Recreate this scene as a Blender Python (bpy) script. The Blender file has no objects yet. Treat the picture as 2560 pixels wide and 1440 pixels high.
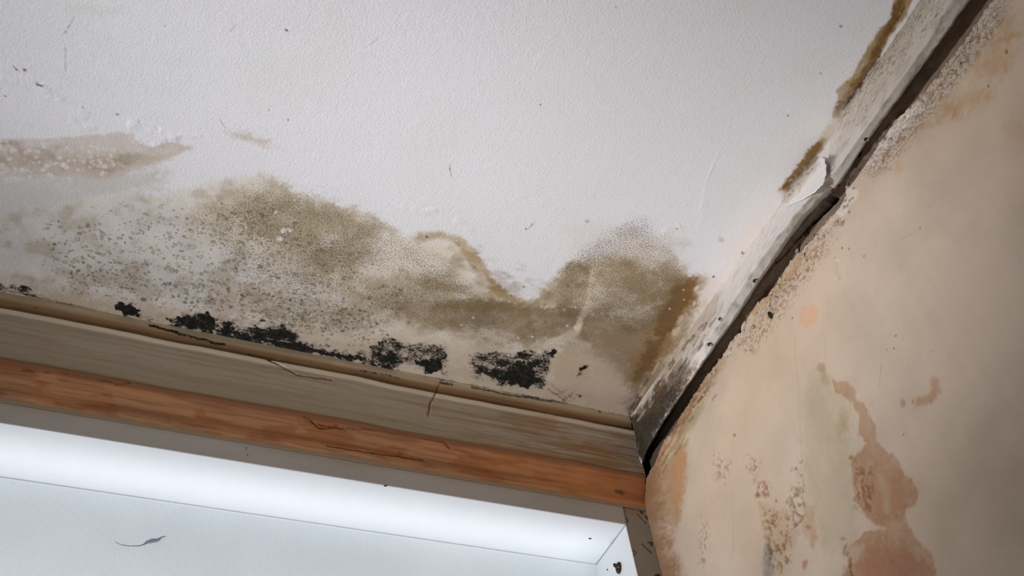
import bpy, math
import numpy as np
from mathutils import Matrix, Vector

# ------------------------------------------------------------------ camera, world, lights, exposure
H = 2.5                                   # ceiling height; the room corner stands at (0, 0, H)
F = 2855.42
RC = np.array([[0.91562175, -0.38404693, -0.11893178],
               [0.21358461, 0.71527755, -0.66540187],
               [0.34061478, 0.58385442, 0.73695019]])      # world axes seen from the camera
CAM = np.array([-0.6363124, -0.86565709, -0.9])            # relative to the corner
sc = bpy.context.scene
col = sc.collection
cd = bpy.data.cameras.new('camera')
cd.sensor_width = 36.0
cd.lens = F / 2560 * 36.0
cd.clip_start = 0.02
cam = bpy.data.objects.new('camera', cd)
col.objects.link(cam)
ax = np.stack([RC[0], -RC[1], -RC[2]], 1)                  # camera right, up, back in world space
m = Matrix([[*ax[0], CAM[0]], [*ax[1], CAM[1]], [*ax[2], CAM[2] + H], [0, 0, 0, 1]])
cam.matrix_world = m
sc.camera = cam

w = bpy.data.worlds.new('overcast'); sc.world = w
w.use_nodes = True
bg = w.node_tree.nodes['Background']
bg.inputs[0].default_value = (0.93, 0.96, 1.0, 1)
bg.inputs[1].default_value = 0.012

def area(name, loc, target, sx, sy, power, color, spread=180):
    l = bpy.data.lights.new(name, 'AREA'); l.shape = 'RECTANGLE'
    l.size = sx; l.size_y = sy; l.energy = power; l.color = color; l.spread = math.radians(spread)
    o = bpy.data.objects.new(name, l); col.objects.link(o)
    o.location = (loc[0], loc[1], loc[2] + H)
    d = Vector(target) - Vector(loc)
    o.rotation_euler = d.to_track_quat('-Z', 'Y').to_euler()
    return o
area('daylight_through_window', (-0.662, 0.30, -1.001), (0.0, -0.112, -0.20), 0.478, 0.135, 0.21, (1, 0.99, 0.98), 45.4)
area('key_light_from_left', (-2.216, -0.684, -1.454), (-0.456, -0.311, -0.088), 0.285, 0.10, 1.46, (0.98, 0.985, 1.0), 27)  # narrow key light from the far left, source unseen
area('fill_under_window_head', (-0.50, 0.050, -0.42), (-0.50, 0.046, 0.0), 1.3, 0.03, 0.13, (0.93, 0.97, 1.0), 26)  # hidden lamp added to brighten the underside of the head
area('skylight_behind_screen', (-0.5, 0.33, -0.46), (-0.5, 0.08, -0.34), 1.6, 0.30, 3.0, (0.95, 0.975, 1.0), 120)
vs = sc.view_settings
vs.view_transform = 'Standard'; vs.look = 'None'; vs.exposure = 0.0; vs.gamma = 1.0
vs.use_curve_mapping = False

# ------------------------------------------------------------------ helpers
def ray(px, py):
    return RC.T @ np.array([px - 1280.0, py - 720.0, F])
def on(axis, val, px, py):
    """point of the plane axis=val (corner coordinates) that lies behind photo point px, py"""
    d = ray(px, py); t = (val - CAM[axis]) / d[axis]
    return d * t + CAM
def uv(x, y, z):
    """photo coordinates of points: used as the 2-D chart in which stain outlines are listed"""
    p = np.stack([x - CAM[0], y - CAM[1], z - CAM[2]], 0).reshape(3, -1)
    q = RC @ p
    qz = np.maximum(q[2], 0.05)
    return (q[0] / qz * F + 1280).reshape(x.shape), (q[1] / qz * F + 720).reshape(x.shape)

def hsh(i, j, s):
    n = (i.astype(np.int64) * 374761393 + j.astype(np.int64) * 668265263 + s * 1274126177) & 0x7fffffff
    n = ((n ^ (n >> 13)) * 1274126177) & 0x7fffffff
    n = (n ^ (n >> 16)) & 0xffff
    return n.astype(np.float32) / 65535.0
def vn(x, y, s=0):
    i = np.floor(x); j = np.floor(y); fx = (x - i).astype(np.float32); fy = (y - j).astype(np.float32)
    i = i.astype(np.int64); j = j.astype(np.int64)
    fx = fx * fx * (3 - 2 * fx); fy = fy * fy * (3 - 2 * fy)
    a = hsh(i, j, s); b = hsh(i + 1, j, s); c = hsh(i, j + 1, s); d = hsh(i + 1, j + 1, s)
    return (a + (b - a) * fx) * (1 - fy) + (c + (d - c) * fx) * fy
def fbm(x, y, s=0, o=4):
    r = 0; a = 0.5; t = 0
    for k in range(o):
        r = r + a * vn(x * 2 ** k + 17.3 * k, y * 2 ** k - 9.1 * k, s + k); t += a; a *= 0.55
    return r / t                                  # 0..1, mean .5
def ss(a, b, x):
    t = np.clip((x - a) / (b - a), 0, 1)
    return t * t * (3 - 2 * t)

class Chart:
    """colour and mask painting on a dense mesh; outlines in photo coordinates, noise in metres"""
    def __init__(s, x, y, z, a, b, base):
        s.U, s.V = uv(x, y, z); s.a, s.b = a, b           # a, b: surface metres
        s.n = x.shape
        s.C = np.empty(s.n + (3,), np.float32); s.C[:] = base
        s.M = np.zeros(s.n + (4,), np.float32)
        s.w1 = fbm(a * 60, b * 60, 11) - 0.5; s.w2 = fbm(a * 60, b * 60, 23) - 0.5
        s.f1 = fbm(a * 240, b * 240, 31, 5) - 0.5; s.f2 = fbm(a * 240, b * 240, 47, 5) - 0.5
        s.g = fbm(a * 330, b * 330, 53, 4); s.h = fbm(a * 110, b * 110, 59, 4)
    def crop(s, x0, y0, x1, y1):
        U, V = s.U, s.V
        return np.nonzero((U > x0) & (U < x1) & (V > y0) & (V < y1))
    def warped(s, I, wl, wf):
        return s.U[I] + s.w1[I] * wl * 2 + s.f1[I] * wf * 2, s.V[I] + s.w2[I] * wl * 2 + s.f2[I] * wf * 2
    def poly(s, P, soft=10, wl=0, wf=0):
        P = np.array(P, float); g = soft + wl + wf + 4
        I = s.crop(P[:, 0].min() - g, P[:, 1].min() - g, P[:, 0].max() + g, P[:, 1].max() + g)
        u, v = s.warped(I, wl, wf)
        d = np.full(u.shape, 1e9); ins = np.zeros(u.shape, bool)
        for k in range(len(P)):
            x0, y0 = P[k - 1]; x1, y1 = P[k]
            dx, dy = x1 - x0, y1 - y0
            t = np.clip(((u - x0) * dx + (v - y0) * dy) / (dx * dx + dy * dy + 1e-9), 0, 1)
            d = np.minimum(d, (u - x0 - t * dx) ** 2 + (v - y0 - t * dy) ** 2)
            c = ((y0 > v) != (y1 > v)) & (u < dx * (v - y0) / (dy + 1e-12) + x0)
            ins ^= c
        d = np.sqrt(d) * np.where(ins, 1, -1)
        return I, ss(-soft, soft, d)
    def line(s, P, r=3, soft=2, wl=0, wf=0, taper=False):
        P = np.array(P, float); g = r + soft + wl + wf + 4
        I = s.crop(P[:, 0].min() - g, P[:, 1].min() - g, P[:, 0].max() + g, P[:, 1].max() + g)
        u, v = s.warped(I, wl, wf)
        d = np.full(u.shape, 1e9)
        for k in range(1, len(P)):
            x0, y0 = P[k - 1]; x1, y1 = P[k]
            dx, dy = x1 - x0, y1 - y0
            t = np.clip(((u - x0) * dx + (v - y0) * dy) / (dx * dx + dy * dy + 1e-9), 0, 1)
            d = np.minimum(d, (u - x0 - t * dx) ** 2 + (v - y0 - t * dy) ** 2)
        return I, 1 - ss(r - soft, r + soft, np.sqrt(d))
    def blob(s, x, y, rx, ry, ang=0, wl=0, wf=0, hard=0.0):
        R = max(rx, ry) * 1.3 + wl + wf + 4
        I = s.crop(x - R, y - R, x + R, y + R)
        u, v = s.warped(I, wl, wf)
        c, sn = math.cos(math.radians(ang)), math.sin(math.radians(ang))
        p = ((u - x) * c + (v - y) * sn) / rx; q = (-(u - x) * sn + (v - y) * c) / ry
        return I, 1 - ss(hard, 1, np.sqrt(p * p + q * q))
    def col(s, IM, c, k=1.0, mod=None):
        I, m = IM
        r = 4 * m * (1 - m)
        m = np.clip(m + r * ((s.g[I] - .5) * 1.1 + (s.h[I] - .5) * 0.9), 0, 1)
        m = m * k * (1 + ((s.g[I] - .5) * .7 + (s.h[I] - .5) * .6) * (1 - .5 * k))
        if mod is not None: m = m * mod[I]
        m = np.clip(m, 0, 1)[:, None]
        s.C[I] = s.C[I] * (1 - m) + np.array(c, np.float32) * m
    def msk(s, IM, ch, k=1.0, mod=None):
        I, m = IM
        m = m * k
        if mod is not None: m = m * mod[I]
        s.M[..., ch][I] = np.clip(np.maximum(s.M[..., ch][I], m) if k > 0 else s.M[..., ch][I] * (1 + m), 0, 1)

def L(r, g, b, k=1.27):
    """photo sRGB of a surface in the main light -> albedo"""
    def f(c):
        c /= 255.0
        return c / 12.92 if c <= 0.04045 else ((c + 0.055) / 1.055) ** 2.4
    return (f(r) * k, f(g) * k, f(b) * k)

def grid_mesh(name, x, y, z, mat, chart=None, parent=None, kind=None, flip=False, smooth=True):
    nu, nv = x.shape
    me = bpy.data.meshes.new(name)
    co = np.stack([x, y, z + H], -1).astype(np.float32).reshape(-1)
    me.vertices.add(nu * nv); me.vertices.foreach_set('co', co)
    i = np.arange(nu * nv, dtype=np.int32).reshape(nu, nv)
    q = [i[:-1, :-1], i[1:, :-1], i[1:, 1:], i[:-1, 1:]]
    if flip: q = q[::-1]
    q = np.stack(q, -1).reshape(-1)
    nf = (nu - 1) * (nv - 1)
    me.loops.add(nf * 4); me.loops.foreach_set('vertex_index', q)
    me.polygons.add(nf)
    me.polygons.foreach_set('loop_start', np.arange(nf, dtype=np.int32) * 4)
    me.polygons.foreach_set('use_smooth', np.full(nf, smooth))
    me.update(calc_edges=True)
    if chart is not None:
        for nm, arr in (('paint', np.concatenate([chart.C, np.ones(chart.n + (1,), np.float32)], -1)), ('mask', chart.M)):
            at = me.color_attributes.new(nm, 'FLOAT_COLOR', 'POINT')
            at.data.foreach_set('color', np.ascontiguousarray(arr, np.float32).reshape(-1))
    me.materials.append(mat)
    o = bpy.data.objects.new(name, me); col.objects.link(o)
    if parent: o.parent = parent
    if kind: o['kind'] = kind
    return o

def mesh_obj(name, verts, faces, mat, parent=None, bevel=0, smooth=False):
    me = bpy.data.meshes.new(name)
    me.from_pydata([(v[0], v[1], v[2] + H) for v in verts], [], faces); me.update()
    me.materials.append(mat)
    o = bpy.data.objects.new(name, me); col.objects.link(o)
    if parent: o.parent = parent
    if smooth:
        for p in me.polygons: p.use_smooth = True
    if bevel:
        b = o.modifiers.new('bevel', 'BEVEL'); b.width = bevel; b.segments = 2; b.limit_method = 'ANGLE'
    return o
def box(name, x0, x1, y0, y1, z0, z1, mat, parent=None, bevel=0):
    v = [(x, y, z) for z in (z0, z1) for y in (y0, y1) for x in (x0, x1)]
    f = [(0, 2, 3, 1), (4, 5, 7, 6), (0, 1, 5, 4), (2, 6, 7, 3), (0, 4, 6, 2), (1, 3, 7, 5)]
    return mesh_obj(name, v, f, mat, parent, bevel)
def lump(name, c, rx, ry, rz, mat, parent=None, seed=0, amp=0.35, nu=20, nv=12, axis=None):
    rng = np.random.default_rng(seed); ph = rng.uniform(0, 6.28, (6,)); vs_ = []; fs = []
    for j in range(nv + 1):
        th = math.pi * j / nv
        for i in range(nu):
            p = 2 * math.pi * i / nu
            r = 1 + amp * (0.5 * math.sin(2 * p + ph[0] + th) + 0.3 * math.sin(3 * p + ph[1] - 2 * th) + 0.25 * math.sin(5 * p + ph[2] + 4 * th)) * math.sin(th)
            v = Vector((rx * r * math.sin(th) * math.cos(p), ry * r * math.sin(th) * math.sin(p), rz * math.cos(th)))
            if axis is not None: v = axis @ v
            vs_.append((c[0] + v.x, c[1] + v.y, c[2] + v.z))
    for j in range(nv):
        for i in range(nu):
            a = j * nu + i; b = j * nu + (i + 1) % nu
            fs.append((a, a + nu, b + nu, b))
    return mesh_obj(name, vs_, fs, mat, parent, smooth=True)
def tube(name, pts, r, mat, parent=None, n=8):
    vs_ = []; fs = []
    P = [Vector(p) for p in pts]
    for k, p in enumerate(P):
        t = (P[min(k + 1, len(P) - 1)] - P[max(k - 1, 0)]).normalized()
        a = t.orthogonal().normalized(); b = t.cross(a)
        rr = r[k] if hasattr(r, '__len__') else r
        for i in range(n):
            q = p + (a * math.cos(6.2832 * i / n) + b * math.sin(6.2832 * i / n)) * rr
            vs_.append(tuple(q))
    for k in range(len(P) - 1):
        for i in range(n):
            fs.append((k * n + i, k * n + (i + 1) % n, (k + 1) * n + (i + 1) % n, (k + 1) * n + i))
    fs.append(tuple(range(n))[::-1]); fs.append(tuple(range((len(P) - 1) * n, len(P) * n)))
    return mesh_obj(name, vs_, fs, mat, parent, smooth=True)

# ------------------------------------------------------------------ materials
class NT:
    def __init__(s, name):
        s.m = bpy.data.materials.new(name); s.m.use_nodes = True
        s.t = s.m.node_tree; s.n = s.t.nodes; s.p = s.n['Principled BSDF']
    def new(s, t, **k):
        n = s.n.new(t)
        for a, b in k.items(): setattr(n, a, b)
        return n
    def link(s, a, b): s.t.links.new(a, b)
    def math(s, op, a, b=None, c=None, clamp=False):
        n = s.new('ShaderNodeMath', operation=op, use_clamp=clamp)
        for i, v in enumerate((a, b, c)):
            if v is None: continue
            if isinstance(v, (int, float)): n.inputs[i].default_value = v
            else: s.link(v, n.inputs[i])
        return n.outputs[0]
    def mix(s, f, a, b, mode='MIX'):
        n = s.new('ShaderNodeMix', data_type='RGBA', blend_type=mode)
        if isinstance(f, (int, float)): n.inputs['Factor'].default_value = f
        else: s.link(f, n.inputs['Factor'])
        for i, v in ((6, a), (7, b)):
            if isinstance(v, tuple): n.inputs[i].default_value = (*v, 1)[:4]
            else: s.link(v, n.inputs[i])
        return n.outputs[2]
    def noise(s, vec, scale, detail=3, rough=0.55):
        n = s.new('ShaderNodeTexNoise'); n.inputs['Scale'].default_value = scale
        n.inputs['Detail'].default_value = detail; n.inputs['Roughness'].default_value = rough
        s.link(vec, n.inputs['Vector']); return n.outputs['Fac']
    def ramp(s, v, a, b):
        n = s.new('ShaderNodeMapRange', interpolation_type='SMOOTHSTEP')
        s.link(v, n.inputs[0]); n.inputs[1].default_value = a; n.inputs[2].default_value = b
        return n.outputs[0]

def painted(name, grain=0.12, bump=0.25, bscale=420, rough=0.85, streak=None, black=(0.006, 0.0095, 0.0075)):
    """plaster paint: colour from the painted layer, growth of mould and fine specks from noise"""
    k = NT(name)
    tc = k.new('ShaderNodeTexCoord').outputs['Object']
    col_ = k.new('ShaderNodeAttribute', attribute_name='paint').outputs['Color']
    ma = k.new('ShaderNodeAttribute', attribute_name='mask')
    sep = k.new('ShaderNodeSeparateColor'); k.link(ma.outputs['Color'], sep.inputs[0])
    spot, blk, fine = sep.outputs[0], sep.outputs[1], sep.outputs[2]
    c = col_
    # faint mottling of the paint
    n0 = k.noise(tc, 1300, 3, 0.7)
    c = k.mix(k.math('MULTIPLY', k.math('SUBTRACT', n0, 0.46), grain * 7, clamp=True), c, (0.10, 0.085, 0.065))
    # fine mould specks
    n1 = k.noise(tc, 620, 4, 0.7)
    f = k.ramp(k.math('ADD', n1, k.math('MULTIPLY', fine, 0.34)), 0.70, 0.80)
    c = k.mix(k.math('MULTIPLY', f, 0.62), c, (0.14, 0.105, 0.062))
    # round mould colonies: ring shaped spots
    warp = k.new('ShaderNodeTexNoise'); warp.inputs['Scale'].default_value = 260
    k.link(tc, warp.inputs['Vector'])
    wv = k.new('ShaderNodeVectorMath', operation='MULTIPLY_ADD')
    k.link(warp.outputs['Color'], wv.inputs[0]); wv.inputs[1].default_value = (0.004,) * 3; k.link(tc, wv.inputs[2])
    for sc_, kk, off in ((150, 0.42, 0.0), (270, 0.40, 3.1)):
        vo = k.new('ShaderNodeTexVoronoi', feature='F1'); vo.inputs['Scale'].default_value = sc_
        k.link(wv.outputs[0], vo.inputs['Vector'])
        rnd = k.new('ShaderNodeSeparateColor'); k.link(vo.outputs['Color'], rnd.inputs[0])
        rad = k.math('MULTIPLY', k.math('ADD', rnd.outputs[1], 0.25), kk)
        q = k.math('DIVIDE', vo.outputs['Distance'], rad)
        inside = k.math('SUBTRACT', 1.0, k.ramp(q, 0.8, 1.05))
        ring = k.math('ADD', k.math('MULTIPLY', k.ramp(q, 0.35, 0.8), 0.55), 0.45)
        has = k.ramp(k.math('SUBTRACT', spot, rnd.outputs[0]), 0.0, 0.06)
        f = k.math('MULTIPLY', k.math('MULTIPLY', inside, ring), has)
        f = k.math('MULTIPLY', f, k.math('ADD', k.math('MULTIPLY', rnd.outputs[2], 0.55), 0.28))
        c = k.mix(f, c, (0.095, 0.082, 0.050))
    # black mould
    n2 = k.noise(tc, 420, 8, 0.85)
    f = k.ramp(k.math('ADD', n2, k.math('MULTIPLY', blk, 0.50)), 0.70, 0.86)
    f = k.math('MULTIPLY', f, k.ramp(blk, 0.02, 0.2))
    n3 = k.noise(tc, 170, 4, 0.7)
    bc = k.mix(k.ramp(n3, 0.46, 0.66), black, (0.034, 0.030, 0.026))
    c = k.mix(k.math('MULTIPLY', k.ramp(blk, 0.05, 0.5), 0.30), c, (0.16, 0.125, 0.105))
    c = k.mix(k.math('MULTIPLY', f, 0.985), c, bc)
    k.link(c, k.p.inputs['Base Color'])
    k.p.inputs['Roughness'].default_value = rough
    k.p.inputs['Specular IOR Level'].default_value = 0.12
    b = k.new('ShaderNodeBump'); b.inputs['Strength'].default_value = bump; b.inputs['Distance'].default_value = 0.0012
    hgt = k.math('ADD', k.noise(tc, bscale, 3, 0.6), k.math('MULTIPLY', k.noise(tc, 90, 2), 0.6))
    k.link(hgt, b.inputs['Height']); k.link(b.outputs[0], k.p.inputs['Normal'])
    return k.m

def plain(name, c, rough=0.6, var=0.15, scale=200, bump=0.1, spec=0.3):
    k = NT(name)
    tc = k.new('ShaderNodeTexCoord').outputs['Object']
    n = k.noise(tc, scale, 4)
    d = tuple(v * (1 - var) for v in c)
    k.link(k.mix(k.ramp(n, 0.35, 0.65), c, d), k.p.inputs['Base Color'])
    k.p.inputs['Roughness'].default_value = rough
    k.p.inputs['Specular IOR Level'].default_value = spec
    b = k.new('ShaderNodeBump'); b.inputs['Strength'].default_value = bump; b.inputs['Distance'].default_value = 0.001
    k.link(n, b.inputs['Height']); k.link(b.outputs[0], k.p.inputs['Normal'])
    return k.m

M_ceil = painted('stained ceiling paint', grain=0.08, bump=0.5, bscale=430)
M_wall = painted('pink plaster', grain=0.07, bump=0.16, bscale=700)
M_lint = painted('stained lintel plaster', grain=0.06, bump=0.12, bscale=500)
M_pvc_face = painted('window frame film', grain=0.05, bump=0.04, bscale=700, rough=0.5)
M_pvc = plain('white window plastic', (0.90, 0.92, 0.95), 0.22, 0.015, 40, 0.02, 0.5)
M_dark = plain('dark void', (0.02, 0.02, 0.018), 0.9, 0.4, 120)
M_edge = plain('blue grey board core', (0.17, 0.20, 0.205), 0.9, 0.25, 300, 0.3)
M_flake = painted('peeling paint', grain=0.04, bump=0.15, bscale=600)
M_rust = plain('rusty brown', (0.10, 0.052, 0.024), 0.85, 0.6, 500, 0.6)
M_chunk = plain('loose plaster', (0.42, 0.36, 0.28), 0.9, 0.35, 350, 0.5)
M_seed = plain('dark green husk', (0.02, 0.035, 0.025), 0.6, 0.4, 600, 0.3)
M_hair = plain('grey thread', (0.36, 0.41, 0.45), 0.7, 0.2, 300)
M_black = plain('black speck', (0.03, 0.03, 0.035), 0.8, 0.3, 500)

# screen cloth: woven dots, lets light through
k = NT('woven screen cloth')
tc = k.new('ShaderNodeTexCoord').outputs['Object']
mp = k.new('ShaderNodeMapping'); k.link(tc, mp.inputs[0])
mp.inputs['Rotation'].default_value = (0, math.radians(45), 0)
sp = k.new('ShaderNodeSeparateXYZ'); k.link(mp.outputs[0], sp.inputs[0])
fr = 2 * math.pi / 0.0034
sx_ = k.math('SINE', k.math('MULTIPLY', sp.outputs[0], fr)); sz_ = k.math('SINE', k.math('MULTIPLY', sp.outputs[2], fr))
dots = k.ramp(k.math('MULTIPLY', sx_, sz_), -0.2, 0.75)
n = k.noise(tc, 9, 3)
c0 = k.mix(k.ramp(n, 0.3, 0.7), (0.80, 0.85, 0.88), (0.86, 0.90, 0.92))
n2 = k.noise(tc, 170, 2)
c0 = k.mix(k.math('MULTIPLY', k.ramp(n2, 0.72, 0.78), 0.5), c0, (0.35, 0.38, 0.42))
c0 = k.mix(k.math('MULTIPLY', dots, 0.30), c0, (0.38, 0.41, 0.46))
tr = k.new('ShaderNodeBsdfTranslucent'); df = k.new('ShaderNodeBsdfDiffuse')
k.link(c0, tr.inputs[0]); k.link(c0, df.inputs[0])
mx = k.new('ShaderNodeMixShader'); mx.inputs[0].default_value = 0.45
k.link(tr.outputs[0], mx.inputs[1]); k.link(df.outputs[0], mx.inputs[2])
k.link(mx.outputs[0], k.n['Material Output'].inputs['Surface'])
M_screen = k.m

def axis_pts(a, b, step, extra_lo=(), extra_hi=()):
    return np.array(list(extra_lo) + list(np.arange(a, b + step / 2, step)) + list(extra_hi))
rng = np.random.default_rng(5)

# ------------------------------------------------------------------ ceiling
xs = axis_pts(-0.80, 0.0055, 0.00105, (-2.6, -1.8, -1.2, -0.9))
ys = axis_pts(-0.70, 0.0, 0.00105, (-2.6, -1.8, -1.2, -0.85))
X, Y = np.meshgrid(xs, ys, indexing='ij'); Z = np.zeros_like(X)
WHITE = L(206, 204, 207)
c = Chart(X, Y, Z, X, Y, WHITE)
big = fbm(X * 6, Y * 6, 3, 3)
med = fbm(X * 30, Y * 30, 5, 4)
finen = fbm(X * 420, Y * 420, 8, 3)
stry = fbm(X * 9, Y * 120, 9, 4)                 # streaks that run along the window wall
for a, b_, k_ in ((big, (196, 194, 190), 0.5),):
    mm = np.clip((a - 0.5) * 3, 0, 1)[..., None] * k_
    c.C = c.C * (1 - mm) + np.array(L(*b_), np.float32) * mm
c.col(c.blob(210, 20, 150, 25, 8), L(192, 190, 178), 0.5)
c.col(c.blob(0, 40, 700, 240, 20), L(196, 198, 203), 0.5)

# upper-left pale brown stain with white dots
c.col(c.poly([(-60, 430), (280, 395), (420, 430), (380, 470), (200, 520), (120, 560), (-60, 570)], 40, 14, 4), L(184, 180, 176), 0.8, 0.6 + med)
P = [(-80, 352), (30, 346), (110, 347), (240, 340), (290, 330), (335, 331), (338, 348), (360, 362), (385, 367), (415, 352), (450, 360), (480, 372), (430, 392), (350, 420), (290, 445), (180, 440), (60, 440), (-80, 445)]
c.col(c.poly(P, 5, 5, 3), L(183, 172, 163), 0.85, 0.55 + med)
c.col(c.blob(90, 400, 240, 52, 5, 10, 5), L(164, 149, 134), 0.9, 0.2 + 1.4 * fbm(X * 150, Y * 150, 61))
c.col(c.blob(250, 415, 90, 30, 5, 8, 6), L(158, 138, 118), 0.8, 0.3 + finen)
c.col(c.blob(20, 358, 40, 10, 3, 3, 3), L(160, 138, 122), 0.8)
c.col(c.poly([(268, 400), (300, 384), (340, 385), (400, 395), (360, 410), (300, 412)], 9, 4, 2), L(152, 141, 122), 0.9)
c.col(c.poly([(330, 395), (480, 370), (420, 400), (340, 425)], 14, 6, 2), L(180, 170, 158), 0.7)
for i in range(95):
    px = rng.uniform(0, 285); py = 395 + (px - 140) * 0.1 + rng.normal(0, 28); r = rng.uniform(2.5, 7.5)
    c.col(c.blob(px, py, r * 1.4, r * 1.2, 0, 1, 2, 0.3), L(200, 196, 193), rng.uniform(0.5, 0.95))
c.col(c.poly([(560, 326), (610, 332), (680, 352), (660, 362), (600, 350)], 10, 4, 4), L(176, 165, 148), 0.75, 0.5 + finen)
c.col(c.blob(660, 360, 60, 14, 15, 4, 3), L(190, 180, 168), 0.5)

# warm veil under the main tide line
veil = [(-80, 560), (60, 520), (300, 480), (420, 490), (560, 445), (650, 438), (700, 458), (745, 482), (850, 512), (950, 546), (1010, 590), (1100, 583), (1160, 602), (1190, 636), (1214, 694), (1262, 744), (1310, 757), (1352, 746), (1388, 708), (1420, 655), (1460, 640), (1520, 636), (1560, 590), (1640, 600), (1700, 645), (1722, 655), (1722, 690), (1762, 678), (1780, 720), (1760, 800), (1700, 900), (1650, 960), (1605, 1060), (1200, 990), (600, 870), (-80, 735)]
c.col(c.poly(veil, 13, 6, 4), L(199, 190, 180), 0.85)
c.col(c.poly([(-80, 480), (200, 470), (430, 500), (600, 560), (640, 700), (500, 770), (250, 730), (-80, 650)], 60, 20, 5), L(180, 179, 177), 0.6)
# tan body of the stain
body = [(440, 560), (520, 505), (600, 470), (665, 445), (740, 485), (850, 517), (940, 548), (960, 580), (920, 620), (960, 660), (1060, 665), (1150, 690), (1230, 722), (1300, 752), (1345, 742), (1385, 705), (1420, 665), (1470, 660), (1540, 640), (1640, 645), (1700, 690), (1740, 700), (1700, 860), (1620, 990), (1540, 900), (1400, 880), (1100, 850), (900, 800), (760, 690), (600, 640), (480, 600)]
c.col(c.poly(body, 24, 16, 9), L(176, 163, 143), 0.75, 0.45 + 1.0 * med)
c.col(c.poly([(590, 500), (680, 460), (750, 492), (860, 520), (935, 550), (950, 600), (900, 680), (820, 690), (720, 640), (620, 600)], 28, 16, 9), L(160, 147, 124), 0.62, 0.3 + 1.2 * med)
c.col(c.poly([(640, 530), (760, 505), (860, 545), (880, 610), (760, 620), (660, 600)], 30, 14, 8), L(150, 138, 112), 0.5, 0.3 + 1.3 * finen)
# pale inside of the brown-rimmed tongue
c.col(c.poly([(940, 600), (1040, 598), (1140, 612), (1170, 650), (1180, 690), (1080, 690), (960, 680)], 26, 12, 6), L(200, 189, 174), 0.85)
rim = [(1050, 590), (1100, 587), (1145, 600), (1175, 625), (1192, 655)]
c.col(c.line(rim, 9, 8, 2, 2), L(168, 150, 120), 0.8)
c.col(c.poly([(1140, 604), (1186, 630), (1200, 662), (1222, 700), (1195, 690), (1170, 660)], 8, 3, 3), L(156, 134, 98), 0.9)
c.col(c.line([(1198, 655), (1222, 700), (1250, 733), (1285, 750)], 11, 9, 2, 2), L(152, 131, 94), 0.85)
c.col(c.line([(1225, 712), (1262, 742)], 13, 8, 2, 2), L(138, 116, 72), 0.6)
# valley rim and the mass below it
c.col(c.line([(1265, 764), (1310, 774), (1356, 760), (1398, 722), (1432, 682)], 15, 12, 4, 3), L(163, 147, 122), 0.75)
c.col(c.poly([(1385, 705), (1425, 655), (1480, 650), (1560, 640), (1650, 640), (1700, 690), (1640, 760), (1500, 780), (1380, 770)], 18, 8, 8), L(160, 145, 118), 0.75, 0.55 + med)
c.col(c.blob(1440, 712, 55, 18, 5, 5, 5), L(132, 112, 82), 0.75)
c.col(c.blob(1590, 665, 85, 32, 10, 8, 8), L(142, 122, 90), 0.6, 0.4 + finen)
c.col(c.blob(1580, 730, 90, 45, 10, 8, 8), L(156, 138, 110), 0.7)
c.col(c.poly([(980, 740), (1100, 742), (1230, 752), (1330, 775), (1440, 770), (1540, 800), (1640, 830), (1620, 930), (1480, 850), (1420, 845), (1300, 870), (1150, 840), (1000, 800)], 22, 10, 6), L(146, 131, 108), 0.85, 0.65 + 0.6 * med)
c.col(c.poly([(1080, 752), (1180, 748), (1270, 758), (1320, 778), (1180, 776), (1090, 768)], 8, 4, 3), L(124, 107, 78), 0.8)
c.col(c.poly([(1300, 778), (1390, 772), (1470, 790), (1440, 835), (1380, 850), (1280, 830)], 14, 6, 5), L(128, 112, 88), 0.8)
c.col(c.blob(1360, 818, 60, 22, 8, 5, 5), L(120, 103, 76), 0.6)
c.col(c.blob(1510, 840, 90, 40, 8, 8, 5), L(136, 120, 92), 0.6)
c.col(c.poly([(850, 690), (1000, 680), (1100, 700), (1200, 735), (1100, 750), (950, 740), (860, 720)], 20, 12, 8), L(166, 152, 128), 0.6)
mott = fbm(X * 45, Y * 45, 81, 5)
reg = c.poly(veil, 8, 6, 4)
c.col(reg, L(150, 134, 110), 0.5, ss(.50, .72, mott))
c.col(reg, L(206, 198, 188), 0.45, ss(.50, .30, mott))
c.col(c.poly([(1050, 640), (1700, 620), (1640, 960), (1100, 900)], 50, 20, 6), L(120, 100, 74), 0.5, ss(.52, .74, fbm(X * 26, Y * 60, 83, 5)))
c.col(c.poly([(1060, 760), (1180, 752), (1280, 762), (1420, 776), (1560, 800), (1640, 830), (1600, 900), (1480, 850), (1400, 852), (1290, 845), (1120, 800)], 20, 8, 6), L(120, 102, 76), 0.62, 0.5 + 0.9 * med)
c.col(c.poly([(1080, 752), (1180, 748), (1270, 758), (1320, 776), (1180, 778), (1090, 768)], 8, 4, 3), L(116, 98, 68), 0.6)
c.col(c.poly([(1540, 880), (1600, 860), (1620, 920), (1590, 990), (1530, 950)], 24, 8, 6), L(140, 120, 94), 0.6)
c.col(c.poly([(1640, 740), (1700, 700), (1750, 700), (1740, 780), (1720, 850), (1660, 930), (1610, 990), (1560, 960), (1570, 880), (1610, 800)], 20, 12, 8), L(142, 122, 92), 0.7, 0.4 + med)
c.col(c.poly([(1480, 840), (1600, 830), (1600, 960), (1540, 940), (1470, 890)], 26, 12, 8), L(138, 118, 98), 0.6, 0.4 + 1.1 * med)
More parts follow.
